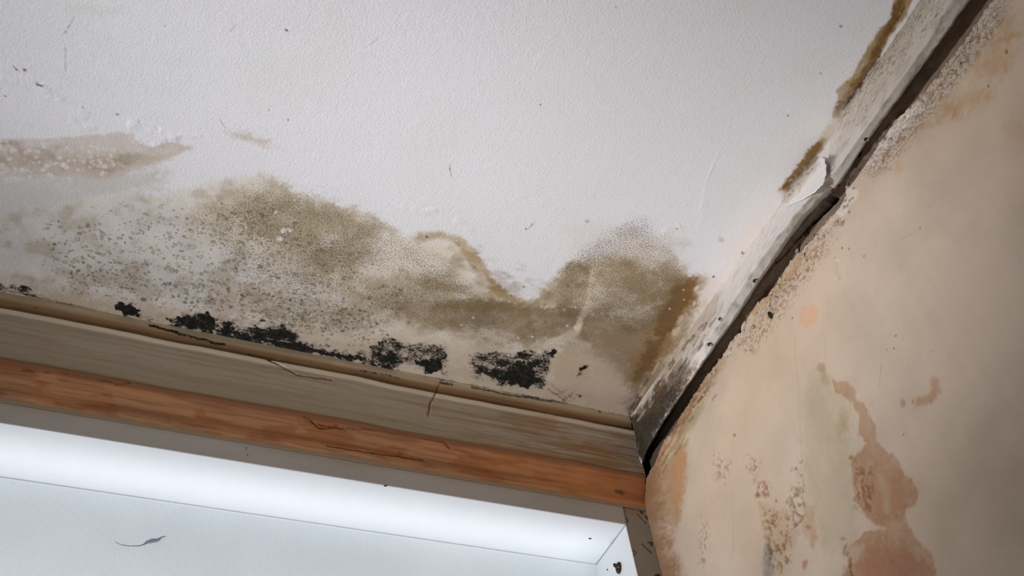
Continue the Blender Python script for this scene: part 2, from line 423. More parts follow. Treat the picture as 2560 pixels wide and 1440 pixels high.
# beige band above the back wall
c.col(c.poly([(-80, 730), (300, 745), (560, 800), (760, 800), (900, 845), (1140, 850), (1290, 880), (1400, 870), (1600, 960), (1600, 1080), (1000, 960), (300, 820), (-80, 760)], 26, 10, 4), L(182, 168, 150), 0.8, 0.5 + stry)
c.col(c.poly([(820, 830), (1000, 830), (1130, 850), (1180, 880), (1120, 870), (900, 855), (780, 850)], 14, 8, 3), L(195, 183, 166), 0.6)
c.col(c.poly([(1400, 880), (1440, 870), (1470, 920), (1430, 960), (1390, 940)], 12, 8, 6), L(164, 142, 104), 0.6)
c.col(c.blob(1455, 940, 30, 26, 0, 6, 6), L(130, 108, 84), 0.5)
for P in ([(1395, 985), (1450, 960), (1500, 975)], [(1400, 1010), (1440, 975)], [(1380, 960), (1420, 1000)]): c.col(c.line(P, 2.5, 2, 3, 3), L(120, 92, 66), 0.6)
c.col(c.poly([(1390, 900), (1450, 860), (1560, 940), (1590, 1040), (1480, 1020), (1380, 975)], 26, 14, 5), L(180, 163, 145), 0.8)
c.col(c.poly([(1460, 960), (1560, 940), (1590, 1000), (1585, 1048), (1500, 1025)], 22, 10, 4), L(190, 172, 158), 0.6)
# brown diagonal beside the right hand board
c.col(c.poly([(1690, 700), (1740, 690), (1762, 700), (1735, 760), (1700, 800), (1690, 850), (1640, 920), (1600, 980), (1560, 960), (1580, 900), (1620, 830), (1650, 760)], 18, 8, 6), L(136, 112, 78), 0.9, 0.6 + med)
c.col(c.poly([(1690, 715), (1745, 695), (1740, 735), (1712, 770), (1690, 820), (1650, 860), (1640, 820), (1660, 770)], 10, 5, 4), L(106, 76, 44), 0.85)
c.col(c.poly([(1620, 850), (1660, 840), (1640, 900), (1600, 960), (1580, 950), (1605, 895)], 10, 5, 4), L(104, 78, 46), 0.8)
for (x_, y_, r1, r2, a_, q) in ((1742, 722, 14, 7, -50, .9), (1735, 760, 10, 5, -60, .8), (1708, 726, 4, 3, 0, .9), (1710, 750, 4, 3, 0, .8), (1675, 772, 4, 3, 0, .9), (1604, 788, 4, 3, 0, .9), (1700, 800, 22, 9, -50, .6), (1760, 760, 30, 6, -55, .7), (1745, 800, 36, 7, -55, .6), (1690, 830, 22, 12, -50, .7), (1710, 860, 26, 13, -50, .7), (1670, 900, 22, 12, -50, .6)):
    c.col(c.blob(x_, y_, r1, r2, a_, 2, 2, 0.3), L(196, 183, 165), q)
# scraped pale line and loose flakes
c.col(c.line([(1490, 655), (1480, 700), (1475, 760), (1452, 800), (1440, 830), (1405, 850), (1370, 860)], 9, 6, 3, 3), L(190, 176, 158), 0.75)
c.col(c.blob(1445, 818, 16, 12, -40, 2, 3, 0.2), L(206, 192, 176), 0.8)
c.col(c.blob(1385, 855, 30, 10, -20, 3, 3, 0.2), L(196, 184, 168), 0.8)
for (x_, y_, r_) in ((1412, 775, 5), (1440, 768, 3), (1154, 812, 3), (1184, 795, 4), (1330, 842, 3), (1295, 845, 3), (1418, 815, 3), (710, 578, 11), (698, 597, 9), (725, 576, 8), (690, 530, 4)):
    c.col(c.blob(x_, y_, r_ * 1.3, r_, 0, 1, 3, 0.3), L(208, 204, 200), 0.85)
# brown stain along the upper part of the board: runs over the crease, so ceiling and board share it
def edge_stains(c, med):
    P = [(2238, -20), (2292, -20), (2265, 40), (2240, 70), (2205, 130), (2170, 185), (2140, 225), (2112, 265), (2095, 290), (2082, 292), (2095, 262), (2092, 225), (2112, 205), (2128, 192), (2152, 150), (2170, 112), (2200, 75), (2228, 45)]
    c.col(c.poly(P, 5, 5, 3), L(150, 128, 92), 0.95, 0.55 + med)
    c.col(c.line([(2258, -10), (2238, 40), (2215, 80), (2180, 150), (2150, 200), (2115, 250), (2092, 280)], 10, 8, 4, 4), L(104, 76, 40), 0.85, 0.5 + med)
    P = [(2055, 345), (2070, 350), (2058, 375), (2030, 400), (1998, 430), (1960, 470), (1948, 478), (1965, 450), (1998, 410), (2020, 375)]
    c.col(c.poly(P, 6, 4, 3), L(126, 98, 58), 0.9, 0.6 + med)
    c.col(c.line([(2095, 290), (2062, 345)], 12, 9, 4, 4), L(178, 163, 140), 0.6)
    c.col(c.poly([(1950, 478), (1995, 440), (2040, 405), (2050, 430), (2000, 480), (1965, 510)], 8, 4, 3), L(172, 155, 130), 0.6)
    for pth in ([(2262, 20), (2225, 75)], [(2190, 150), (2150, 215), (2110, 270)], [(2165, 190), (2120, 255)]):
        c.col(c.line(pth, 3, 2.5, 3, 3), L(84, 56, 28), 0.7)
    c.col(c.line([(2040, 395), (2005, 430), (1962, 472)], 7, 5, 4, 4), L(98, 70, 36), 0.75, 0.4 + med)
edge_stains(c, med)
# faint pink wash close to the board
c.col(c.line([(1935, 520), (1850, 640), (1790, 720)], 30, 28, 8, 3), L(203, 193, 188), 0.7)
c.col(c.poly([(1420, 560), (1560, 560), (1680, 580), (1720, 640), (1560, 640), (1430, 640)], 26, 14, 6), L(200, 194, 190), 0.5)
# lower corner: dark dirty pink
c.col(c.poly([(1600, 950), (1680, 900), (1720, 960), (1640, 1080), (1590, 1060), (1560, 1010)], 20, 10, 5), L(140, 122, 104), 0.85, 0.4 + med)
c.col(c.poly([(1570, 1020), (1620, 1000), (1640, 1080), (1590, 1070)], 12, 6, 5), L(112, 96, 78), 0.7)
for _ in range(40):
    t = rng.uniform(0, 1); px = 1690 - 100 * t + rng.normal(0, 22); py = 930 + 110 * t + rng.normal(0, 12); l_ = rng.uniform(10, 30)
    c.col(c.line([(px, py), (px - l_ * 0.55, py + l_)], rng.uniform(1.5, 4), 2, 3, 3), L(*((84, 70, 50) if rng.random() < 0.65 else (180, 165, 140))), 0.7)
# specks, colonies
c.msk(c.poly([(440, 540), (640, 440), (850, 510), (950, 540), (1200, 700), (1330, 790), (1250, 860), (950, 800), (600, 700)], 50, 16, 4), 2, 0.62, 0.6 + med)
c.msk(c.poly([(1380, 700), (1430, 620), (1540, 560), (1620, 540), (1700, 640), (1740, 700), (1640, 860), (1400, 800)], 36, 16, 4), 2, 0.72, 0.6 + med)
c.msk(c.poly([(1000, 700), (1300, 730), (1500, 760), (1650, 800), (1600, 950), (1000, 850)], 50, 16, 4), 2, 0.45)
c.msk(c.poly([(120, 620), (500, 600), (900, 740), (1000, 820), (640, 790), (200, 720)], 50, 16, 4), 2, 0.25)
c.msk(c.poly([(100, 570), (330, 530), (620, 520), (800, 580), (1000, 690), (1060, 800), (800, 840), (600, 780), (300, 740), (130, 690)], 45, 30, 6), 0, 0.50, 0.6 + med)
c.msk(c.poly([(480, 560), (600, 540), (760, 590), (820, 640), (700, 640), (520, 620)], 30, 16, 6), 0, 0.85)
c.msk(c.poly([(180, 700), (350, 700), (350, 745), (200, 735)], 22, 10, 6), 0, 0.85)
c.msk(c.poly([(370, 700), (560, 680), (620, 730), (420, 745)], 24, 10, 6), 0, 0.9)
c.msk(c.poly([(610, 720), (760, 715), (900, 770), (980, 800), (900, 830), (760, 830), (640, 790)], 24, 16, 6), 0, 1.0)
c.col(c.poly([(610, 730), (760, 720), (900, 770), (960, 800), (900, 825), (760, 820), (650, 785)], 26, 16, 6), L(146, 136, 116), 0.65, 0.2 + 1.4 * finen)
c.col(c.blob(505, 712, 26, 10, -5, 3, 3, 0.2), L(146, 138, 112), 0.5)
for _ in range(260):                             # larger colonies, singly placed
    px = rng.uniform(110, 1000); py = 560 + 0.24 * (px - 110) + rng.uniform(-20, 90) * (1.3 if px > 450 else 1); r = rng.uniform(2.0, 5.2) * (1.25 if 430 < px < 760 else 1)
    cc = L(*((128, 118, 88) if rng.random() < 0.6 else (138, 118, 104)))
    c.col(c.blob(px, py, r * 1.35, r, 0, 1, 1.5, 0.55), cc, rng.uniform(0.25, 0.75))
    if r > 4: c.col(c.blob(px, py, r * 0.7, r * 0.5, 0, 0, 1, 0.3), L(170, 162, 140), 0.5)

# creases: pale ragged strips beside the tan crack line, crack
edge = [(-60, 712), (0, 722), (60, 735), (110, 748), (200, 768), (300, 792), (390, 815), (470, 832), (560, 850), (640, 862), (700, 876), (800, 893), (930, 922), (1000, 932), (1110, 955), (1180, 965), (1250, 980), (1380, 1003), (1500, 1030), (1560, 1040)]
# black mould masses
for _ in range(420):                             # dark clustered grains low on the stain
    px = rng.uniform(170, 980); py = 640 + 0.20 * (px - 170) + rng.normal(8, 26) + (20 if px > 600 else 30); r = rng.uniform(1.6, 4.2)
    c.col(c.blob(px, py, r * 1.4, r, rng.uniform(-20, 40), 1, 2, .4), L(*((92, 88, 66) if rng.random() < .6 else (104, 84, 70))), rng.uniform(.3, .8))
def black(P, soft, k_, wl=6, wf=6, mod=None):
    I, m_ = c.poly(P, soft + 3, wl + 3, wf + 4)
    m_ = np.clip(m_ + 4 * m_ * (1 - m_) * ((c.g[I] - .5) * 1.0 + (c.h[I] - .5) * 1.4), 0, 1) * (0.98 + 1.2 * (c.h[I] - .5) + 0.6 * (c.g[I] - .5))
    c.msk((I, m_), 1, k_, mod)
stk = 0.55 + 0.9 * fbm(X * 25, Y * 420, 71, 3)
black([(-40, 700), (30, 712), (95, 725), (105, 745), (50, 735), (-40, 722)], 12, 0.62)
black([(60, 728), (110, 735), (130, 752), (80, 745)], 8, 0.4)
black([(290, 765), (325, 757), (350, 772), (348, 790), (310, 790)], 7, 1.0)
black([(345, 778), (400, 790), (410, 806), (350, 794)], 6, 0.5)
black([(425, 795), (500, 782), (540, 800), (600, 815), (660, 812), (730, 815), (745, 845), (770, 868), (700, 872), (560, 846), (470, 825)], 13, 0.90, 6, 6, stk)
black([(450, 792), (490, 782), (525, 786), (540, 812), (500, 812), (455, 806)], 9, 1.0)
black([(530, 806), (600, 822), (640, 845), (600, 845), (520, 826)], 8, 0.9)
black([(660, 820), (700, 812), (735, 835), (745, 858), (700, 845)], 10, 0.75)
black([(400, 808), (520, 830), (700, 850), (760, 862), (900, 892), (925, 912), (800, 893), (640, 868), (480, 840)], 9, 0.85, 4, 6, stk)
black([(640, 805), (700, 800), (740, 825), (770, 860), (820, 868), (760, 880), (680, 850)], 14, 0.66, 8, 8)
black([(540, 795), (600, 790), (650, 800), (620, 820), (560, 812)], 12, 0.42, 8, 8)
black([(580, 850), (680, 866), (760, 888), (680, 880)], 6, 0.5)
c.msk(c.line([(375, 806), (450, 828), (560, 852), (640, 872)], 4, 3.5, 4, 5), 1, 0.7, 0.2 + 1.4 * c.h)
c.msk(c.line([(440, 812), (600, 840), (760, 872), (930, 905)], 6, 5, 6, 6), 1, 0.75, 0.2 + 1.4 * c.h)
black([(740, 862), (800, 875), (880, 885), (930, 880), (920, 910), (850, 898), (760, 880)], 8, 0.5)
black([(925, 868), (945, 852), (1000, 850), (1020, 875), (1015, 900), (985, 930), (930, 925)], 9, 0.62)
black([(940, 880), (990, 872), (985, 915), (950, 912)], 10, 0.9)
black([(925, 905), (990, 920), (995, 935), (930, 920)], 5, 0.8)
black([(1020, 862), (1110, 862), (1120, 885), (1110, 938), (1060, 925), (1010, 905)], 7, 0.55)
black([(1030, 895), (1070, 895), (1110, 900), (1112, 935), (1070, 928), (1035, 915)], 8, 0.95)
black([(1172, 885), (1290, 878), (1385, 878), (1375, 930), (1355, 975), (1270, 962), (1180, 940)], 7, 0.55, 2, 3, stk * 1.1)
black([(1190, 925), (1260, 915), (1300, 905), (1340, 905), (1345, 950), (1350, 972), (1270, 962), (1190, 940)], 12, 0.88, 4, 5)
black([(1290, 900), (1340, 895), (1340, 940), (1290, 930)], 12, 1.0)
black([(1378, 875), (1392, 878), (1384, 895), (1376, 890)], 3, 1.0, 1, 1)
black([(1450, 912), (1468, 914), (1455, 930), (1440, 938)], 4, 0.7, 2, 3)
black([(1415, 985), (1450, 985), (1440, 995), (1415, 992)], 5, 0.6)
c.msk(c.line([(1370, 972), (1400, 992), (1420, 1008)], 3, 2, 3, 3), 1, 0.5)
for yy in (866, 872, 879, 886):                  # arcs left by a brush over the third patch
    c.msk(c.line([(1020, yy + 18), (1045, yy + 4), (1075, yy), (1115, yy + 3)], 2, 1.8, 1, 3), 1, 0.62, 0.3 + 1.3 * finen)
for yy in (884, 893, 902, 911, 921):
    c.msk(c.line([(1175, yy + 8), (1230, yy), (1300, yy + 1), (1375, yy + 6)], 3.0, 2.8, 3, 4), 1, 0.62, 0.1 + 1.5 * finen)
black([(1640, 985), (1700, 940), (1705, 965), (1650, 1050), (1600, 1075), (1600, 1050)], 14, 0.5)
c.msk(c.line(edge, 2.2, 1.8, 3, 4), 1, 0.50, ss(.35, .65, fbm(X * 70, Y * 30, 97)) * 1.3)
c.col(c.line(edge, 3, 3, 1, 2), L(104, 78, 56), 0.6)
# tiny marks
for (x_, y_, r_, cc) in ((42, 173, 4, (150, 90, 80)), (62, 174, 5, (140, 80, 70)), (36, 166, 3, (150, 90, 80)), (163, 80, 3, (120, 110, 112)), (13, 240, 3, (120, 100, 100)), (294, 286, 4, (130, 125, 130)), (716, 76, 4, (80, 60, 60)), (672, 274, 3, (140, 120, 115)), (1066, 591, 4, (80, 65, 55)), (208, 268, 3, (110, 105, 110)), (1330, 560, 3, (120, 115, 110)), (1315, 572, 3, (110, 105, 100)), (1467, 553, 6, (176, 160, 150)), (1352, 262, 3, (150, 135, 130)), (1125, 422, 3, (130, 125, 130)), (1310, 717, 4, (130, 120, 100)), (1970, 290, 3, (150, 120, 110)), (2102, 66, 5, (150, 130, 110)), (2052, 184, 4, (170, 140, 140)), (1693, 572, 3, (120, 125, 115)), (1540, 18, 3, (150, 140, 135)), (412, 66, 2, (110, 100, 100)), (1280, 740, 3, (90, 75, 65)), (1855, 634, 3, (150, 125, 120)), (1857, 632, 4, (140, 120, 110)), (1783, 692, 4, (120, 95, 75)), (1802, 600, 9, (190, 172, 168)), (720, 298, 3, (140, 130, 130))):
    c.col(c.blob(x_, y_, r_ * 1.3, r_, 30, 1, 1, 0.4), L(*cc), 0.9)
for P in ([(186, 42), (160, 85)], [(163, 120), (163, 175)], [(945, 95), (925, 112)], [(1338, 553), (1322, 570)], [(550, 298), (562, 320)], [(590, 62), (578, 78)], [(1125, 412), (1128, 440)]):
    c.col(c.line(P, 1.6, 1.4, 1, 1), L(150, 146, 150), 0.6)

# relief: trowel waves, lifted paint edges, scratches
Z -= 0.0016 * (fbm(X * 3.2 + Y * 1.0, Y * 13, 91, 3) - 0.5) + 0.0005 * (fbm(X * 18, Y * 60, 92, 3) - 0.5)
brk = ss(.40, .62, fbm(X * 150, Y * 150, 95, 4))
def relief(IM, h_):
    I, m_ = IM; Z[I] -= m_ * h_ * (0.30 + 0.25 * brk[I])
for P, r_, h_ in (([(0, 192), (60, 205), (100, 218), (130, 238), (180, 268), (215, 285)], 9, .0016), ([(180, 300), (200, 322), (235, 318)], 7, .0012), ([(330, 310), (375, 322), (410, 338), (440, 345)], 9, .0019), ([(350, 305), (395, 320)], 5, -.0016),
                  ([(340, 352), (370, 366), (400, 362)], 6, .0012), ([(430, 335), (500, 340)], 5, .0008), ([(770, 452), (840, 475)], 4, .0010), ([(690, 450), (770, 478), (830, 500)], 8, .0008), ([(1010, 515), (1060, 530), (1085, 525)], 6, .0011), ([(1140, 555), (1175, 575)], 8, .0011),
                  ([(1798, 380), (1768, 450), (1752, 522)], 2.5, .00055), ([(1832, 290), (1800, 380)], 2.0, .0003), ([(1762, 500), (1748, 570)], 7, .0005), ([(1490, 655), (1475, 760), (1440, 825), (1370, 860)], 6, .0008), ([(2110, 262), (2160, 195), (2210, 130), (2290, 10)], 5, .0008),
                  ([(160, 725), (300, 790), (560, 850), (930, 920), (1250, 980), (1590, 1045)], 4, -.0014), ([(1660, 575), (1680, 580)], 5, .0014), ([(1695, 560), (1705, 575)], 4, .001)):
    relief(c.line(P, r_, r_ * .8, 3, 3), h_)
relief(c.blob(97, 209, 10, 5, 20), -.0035)
Z[c.line(P, 3, 2)[0]] += 0
c.col(c.poly([(88, 205), (98, 211), (112, 212), (104, 217), (92, 213)], 2), L(50, 36, 44), 0.95)
I, m_ = c.line([(1690, 960), (1590, 1060)], 60, 50); Z[I] -= m_ * 0.0012 * (fbm(X[I] * 120, Y[I] * 120, 33) - .5)
# finest relief of the mould crust and of the corner
Z -= (c.M[..., 1] * 0.0006 + c.M[..., 0] * 0.0002) * (finen - 0.3)
ceiling = grid_mesh('ceiling', X, Y, Z, M_ceil, c, kind='structure', flip=False)

# ------------------------------------------------------------------ hanging edge board between ceiling and right wall
xE, xB = -0.027, -0.034
def curve(P, xp):
    q = np.array([on(0, p[2] if len(p) > 2 else xp, *p[:2]) for p in P]); o_ = np.argsort(q[:, 1]); return q[o_, 1], q[o_, 2], q[o_, 0]
def board(name, Epix, Bpix, y0, y1, lip):
    n_ = int((y1 - y0) / 0.00105)
    yy = np.linspace(y0, y1, n_)
    ey, ez, ex_ = curve(Epix, xE); by, bz, bx_ = curve(Bpix, xB)
    XE = np.interp(yy, ey, ex_)[None]; XB = np.interp(yy, by, bx_)[None]
    ze = np.interp(yy, ey, ez); zb = np.interp(yy, by, bz)
    zb = np.maximum(zb, ze + 0.0022)
    jag = (fbm(yy * 130, yy * 0, 7) - 0.5) * 0.0024
    ze = ze + jag
    t = np.linspace(0, 1, 96)
    T, YY = np.meshgrid(t, yy, indexing='ij')
    LIP = np.interp(yy, lip[0], lip[1])[None]
    ZE, ZB = np.meshgrid(t, ze, indexing='ij')[1], np.meshgrid(t, zb, indexing='ij')[1]
    s1 = np.clip(T / 0.72, 0, 1); s2 = np.clip((T - 0.72) / 0.16, 0, 1); s3 = np.clip((T - 0.88) / 0.12, 0, 1)
    xa = 0.005 * ss(-0.05, -0.45, YY)
    xx = xa + (XB - xa) * s1 + (XE - XB) * s2 + LIP * s3
    zz = ZB * s1 + (ZE - ZB) * s2 + LIP * 0.6 * s3
    return xx, YY, zz, T, s3
def paint_board(xx, YY, zz, T, s3, extra, base=(200, 193, 187), kk=1.38):
    c = Chart(xx, YY, zz, YY, T * 0.11, L(*base, kk))
    me_ = fbm(YY * 40, T * 5, 5, 4)
    extra(c, me_)
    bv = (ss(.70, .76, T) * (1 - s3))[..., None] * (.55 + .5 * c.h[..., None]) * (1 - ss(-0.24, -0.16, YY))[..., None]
    c.C = c.C * (1 - bv) + np.array(L(144, 137, 126), np.float32) * bv  # shade of the bevel painted into its colour
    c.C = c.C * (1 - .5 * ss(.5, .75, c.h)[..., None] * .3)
    edge_stains(c, me_)
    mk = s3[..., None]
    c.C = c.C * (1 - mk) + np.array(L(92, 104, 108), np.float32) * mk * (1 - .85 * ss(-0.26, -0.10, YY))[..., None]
    rel = fbm(YY * 90, T * 11, 15, 3) - .5
    return c, rel
xx, YY, zz, T, s3 = board('b', [(2430, -14), (2420, 0), (2335, 118), (2215, 282), (2150, 372), (2105, 440)], [(2385, -10), (2350, 45), (2310, 120), (2205, 285), (2125, 380), (2070, 445)], -0.72, -0.431, ([-0.7, -0.43], [0.004, 0.004]))
def ex(c, me_):
    c.col(c.poly([(2240, -10), (2420, -10), (2300, 160), (2150, 320), (2070, 420), (2060, 400), (2160, 220)], 20, 10, 5), L(190, 178, 162), 0.8, 0.5 + me_)
    c.col(c.line([(2320, 0), (2240, 120), (2180, 200), (2100, 300)], 26, 24, 8, 6), L(176, 166, 150), 0.6, 0.3 + me_)
    c.msk(c.line([(2320, 20), (2250, 110), (2190, 180), (2120, 280)], 30, 25, 8, 6), 0, 0.7)
    c.msk(c.line([(2300, 20), (2230, 110), (2170, 190)], 40, 30, 8, 6), 2, 0.5)
    for q_ in range(34):
        t_ = rng.uniform(0, 1); c.col(c.blob(2310 - 140 * t_ + rng.normal(0, 22), 20 + 200 * t_ + rng.normal(0, 12), rng.uniform(2, 5), rng.uniform(2, 4), 0, 1, 2, .4), L(150, 135, 112), 0.8)
    c.col(c.poly([(2066, 385), (2095, 388), (2080, 425), (2064, 430), (2058, 400)], 7, 2, 2), L(122, 106, 92), 0.7)  # shadow beside the flake painted onto the board
    c.col(c.poly([(2250, -10), (2290, -10), (2240, 90), (2200, 130)], 6, 3, 3), L(140, 118, 84), 0.8)
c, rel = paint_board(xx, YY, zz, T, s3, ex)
trim = bpy.data.objects.new('trim_1', None); col.objects.link(trim); trim['kind'] = 'structure'
trim.location = (0, 0, H)
def keep(o, p):
    o.parent = p; o.matrix_parent_inverse = Matrix.Translation((-p.location[0], -p.location[1], -p.location[2])); return o
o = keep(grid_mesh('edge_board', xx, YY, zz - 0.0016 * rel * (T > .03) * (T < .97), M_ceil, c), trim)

xx, YY, zz, T, s3 = board('b', [(2098, 446), (2080, 458), (2052, 488), (2000, 548), (1960, 602), (1900, 692), (1840, 785), (1760, 897), (1700, 987, -.024), (1650, 1064, -.018), (1620, 1118, -.010), (1610, 1140, -.005), (1609, 1150, -.003)], [(2068, 447), (1995, 530), (1930, 605), (1860, 705), (1800, 800), (1740, 885, -.032), (1685, 970, -.028), (1640, 1040, -.020), (1608, 1100, -.011), (1600, 1125, -.006), (1600, 1132, -.004)], -0.436, -0.002, ([-0.436, -0.40, -0.30, -0.10, 0], [0.016, 0.011, 0.006, 0.004, 0.003]))
def ex(c, me_):
    c.col(c.poly([(1960, 500), (1920, 560), (1800, 720), (1740, 860), (1800, 820), (1950, 600)], 16, 8, 4), L(208, 201, 196, 1.32), 0.8)
    c.col(c.poly([(1760, 720), (1800, 730), (1790, 780), (1720, 870), (1660, 960), (1640, 940), (1700, 850)], 16, 10, 5), L(182, 166, 144), 0.8, 0.3 + me_)
    c.col(c.poly([(1740, 900), (1730, 960), (1690, 1005), (1640, 1060), (1600, 1130), (1570, 1050), (1640, 980), (1690, 920)], 18, 10, 6), L(140, 122, 100), 0.85, 0.5 + me_)
    c.col(c.poly([(1660, 960), (1720, 950), (1690, 1000), (1610, 1130), (1580, 1050)], 20, 8, 6), L(82, 70, 54), 0.95, 0.6 + me_)
    c.col(c.poly([(1600, 1080), (1640, 1030), (1700, 975), (1640, 1090), (1612, 1150), (1596, 1110)], 14, 4, 3), L(44, 42, 33), 1.0)
    c.col(c.poly([(1572, 1042), (1604, 1036), (1640, 1030), (1612, 1160), (1592, 1135)], 6, 2, 2), L(62, 56, 44), 0.95)
    for q_ in range(60):
        t_ = rng.uniform(0, 1); px = 1760 - 140 * t_ + rng.normal(0, 16); py = 800 + 240 * t_ + rng.normal(0, 10); l_ = rng.uniform(8, 30)
        c.col(c.line([(px, py), (px - l_ * .65, py + l_)], rng.uniform(1, 3.5), 1.5, 3, 3), L(*((104, 84, 56) if rng.random() < 0.6 else (186, 170, 146))), 0.65)
    c.msk(c.poly([(1700, 900), (1740, 920), (1620, 1110), (1590, 1060)], 16, 6, 6), 1, 0.5)
    c.msk(c.line([(1920, 560), (1850, 650), (1780, 740), (1740, 800)], 22, 20, 6, 4), 2, 0.45)
    for (x_, y_) in ((1802, 798), (1772, 862)): c.col(c.blob(x_, y_, 8, 6, 0, 1, 1, .5), L(60, 60, 58), 0.9)
    for (x_, y_) in ((1850, 634), (1805, 600), (1858, 630), (1790, 690), (1775, 690), (1822, 655), (1835, 662)): c.col(c.blob(x_, y_, 6, 3, -40, 1, 1, .4), L(160, 138, 128), 0.8)
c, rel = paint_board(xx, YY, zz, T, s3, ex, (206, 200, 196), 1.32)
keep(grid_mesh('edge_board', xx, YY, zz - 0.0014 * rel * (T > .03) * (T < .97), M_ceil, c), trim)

# ------------------------------------------------------------------ right wall
ys = axis_pts(-0.72, 0.0, 0.00105, (-2.6, -1.8, -1.2, -0.9))
zs = axis_pts(-0.56, 0.0, 0.00105, (-2.5, -1.6, -1.0, -0.7))
Yw, Zw = np.meshgrid(ys, zs, indexing='ij'); Xw = np.zeros_like(Yw)
c = Chart(Xw, Yw, Zw, Yw, Zw, L(212, 191, 171, 1.15))
med = fbm(Yw * 30, Zw * 30, 105, 4); big = fbm(Yw * 7, Zw * 7, 106, 3); vs_ = fbm(Yw * 90, Zw * 8, 107, 4); finen = fbm(Yw * 420, Zw * 420, 108, 3)
g = np.clip((big - 0.45) * 3, 0, 1)[..., None] * 0.35
c.C = c.C * (1 - g) + np.array(L(196, 168, 140, 1.15), np.float32) * g
def Lw(*a): return L(*a, 1.15)
lipP = [(2500, -30), (2480, 0), (2435, 60), (2400, 118), (2345, 185), (2300, 240), (2262, 280), (2230, 302), (2205, 330), (2178, 368), (2147, 404), (2112, 453), (2112, 484), (2098, 515), (2076, 542), (2043, 578), (2022, 605), (1994, 633), (1963, 668), (1939, 713), (1918, 737), (1887, 760), (1856, 802), (1853, 826), (1825, 856), (1804, 892), (1759, 948), (1728, 993), (1700, 1040), (1680, 1075), (1655, 1110), (1640, 1150), (1622, 1182)]
# crumbly pale margin below the lip
c.col(c.line(lipP, 34, 26, 8, 8), Lw(206, 186, 166), 0.7)
c.col(c.line([(2490, 20), (2400, 140), (2330, 230), (2270, 290), (2215, 350)], 26, 10, 8, 10), Lw(214, 198, 182), 0.75, 0.4 + med)
c.col(c.line([(2290, 270), (2230, 320), (2200, 370), (2180, 400)], 16, 6, 4, 5), Lw(228, 218, 208), 0.8)
c.col(c.line([(2130, 485), (2110, 510), (2100, 525)], 14, 5, 3, 3), Lw(226, 214, 200), 0.8)
c.col(c.line([(1985, 640), (1950, 690), (1925, 730)], 12, 6, 3, 3), Lw(196, 190, 172), 0.8)
c.col(c.poly([(2000, 620), (2010, 640), (1985, 690), (1930, 750), (1880, 790), (1870, 775), (1920, 735), (1970, 670)], 7, 4, 3), Lw(196, 160, 122), 0.8)
c.col(c.line([(2430, 60), (2340, 170), (2280, 250)], 9, 6, 5, 5), Lw(200, 160, 120), 0.6)
c.col(c.blob(1880, 780, 28, 14, -40, 4, 4), Lw(180, 146, 108), 0.8)
c.col(c.blob(1860, 850, 16, 10, -40, 4, 4), Lw(170, 148, 126), 0.5)
c.msk(c.line([(2500, 20), (2420, 130), (2330, 250), (2250, 350), (2180, 430)], 34, 26, 8, 6), 2, 0.62)
c.msk(c.line([(2080, 560), (2000, 680), (1930, 780), (1860, 860)], 40, 34, 8, 6), 2, 0.5)
# orange-brown clouds in the upper part
for (x_, y_, a_, b_, k_) in ((2490, 150, 110, 60, .5), (2420, 250, 90, 50, .7), (2370, 280, 60, 30, .8), (2520, 60, 60, 60, .6), (2540, 330, 60, 60, .3), (2310, 320, 50, 25, .5), (2500, 100, 60, 30, .5), (2240, 420, 40, 20, .3)):
    c.col(c.blob(x_, y_, a_, b_, -30, 18, 5), Lw(188, 150, 112), min(k_ * 1.2, 1), 0.4 + med)
c.col(c.poly([(2004, 770), (2028, 760), (2044, 775), (2040, 805), (2018, 820), (1998, 812)], 5, 3, 2), Lw(218, 172, 140), 0.8)
c.col(c.poly([(1600, 1180), (1680, 1040), (1740, 960), (1790, 930), (1760, 1000), (1715, 1090), (1712, 1180), (1700, 1290), (1690, 1330), (1660, 1300), (1640, 1300)], 14, 8, 5), Lw(182, 146, 112), 0.8, 0.6 + med)
c.col(c.poly([(1690, 1130), (1718, 1100), (1712, 1220), (1698, 1300), (1680, 1260)], 7, 4, 3), Lw(198, 150, 108), 0.6)
c.col(c.line([(1625, 1170), (1632, 1260), (1650, 1340), (1690, 1470)], 26, 20, 5, 3), Lw(166, 128, 96), 0.85)
c.col(c.line([(1800, 900), (1750, 990), (1690, 1080)], 12, 8, 6, 6), Lw(168, 132, 100), 0.7, 0.4 + med)
c.col(c.line([(1750, 1020), (1700, 1110), (1660, 1160)], 9, 7, 5, 5), Lw(176, 166, 128), 0.7, 0.3 + med)
for _ in range(46):
    t = rng.uniform(0, 1); px = 1770 - 120 * t + rng.normal(0, 14); py = 960 + 190 * t + rng.normal(0, 10); l_ = rng.uniform(10, 34)
    c.col(c.line([(px, py), (px - l_ * .62, py + l_)], rng.uniform(1, 3), 1.5, 2, 2), Lw(*((132, 100, 70) if rng.random() < .55 else (216, 200, 168))), 0.5)
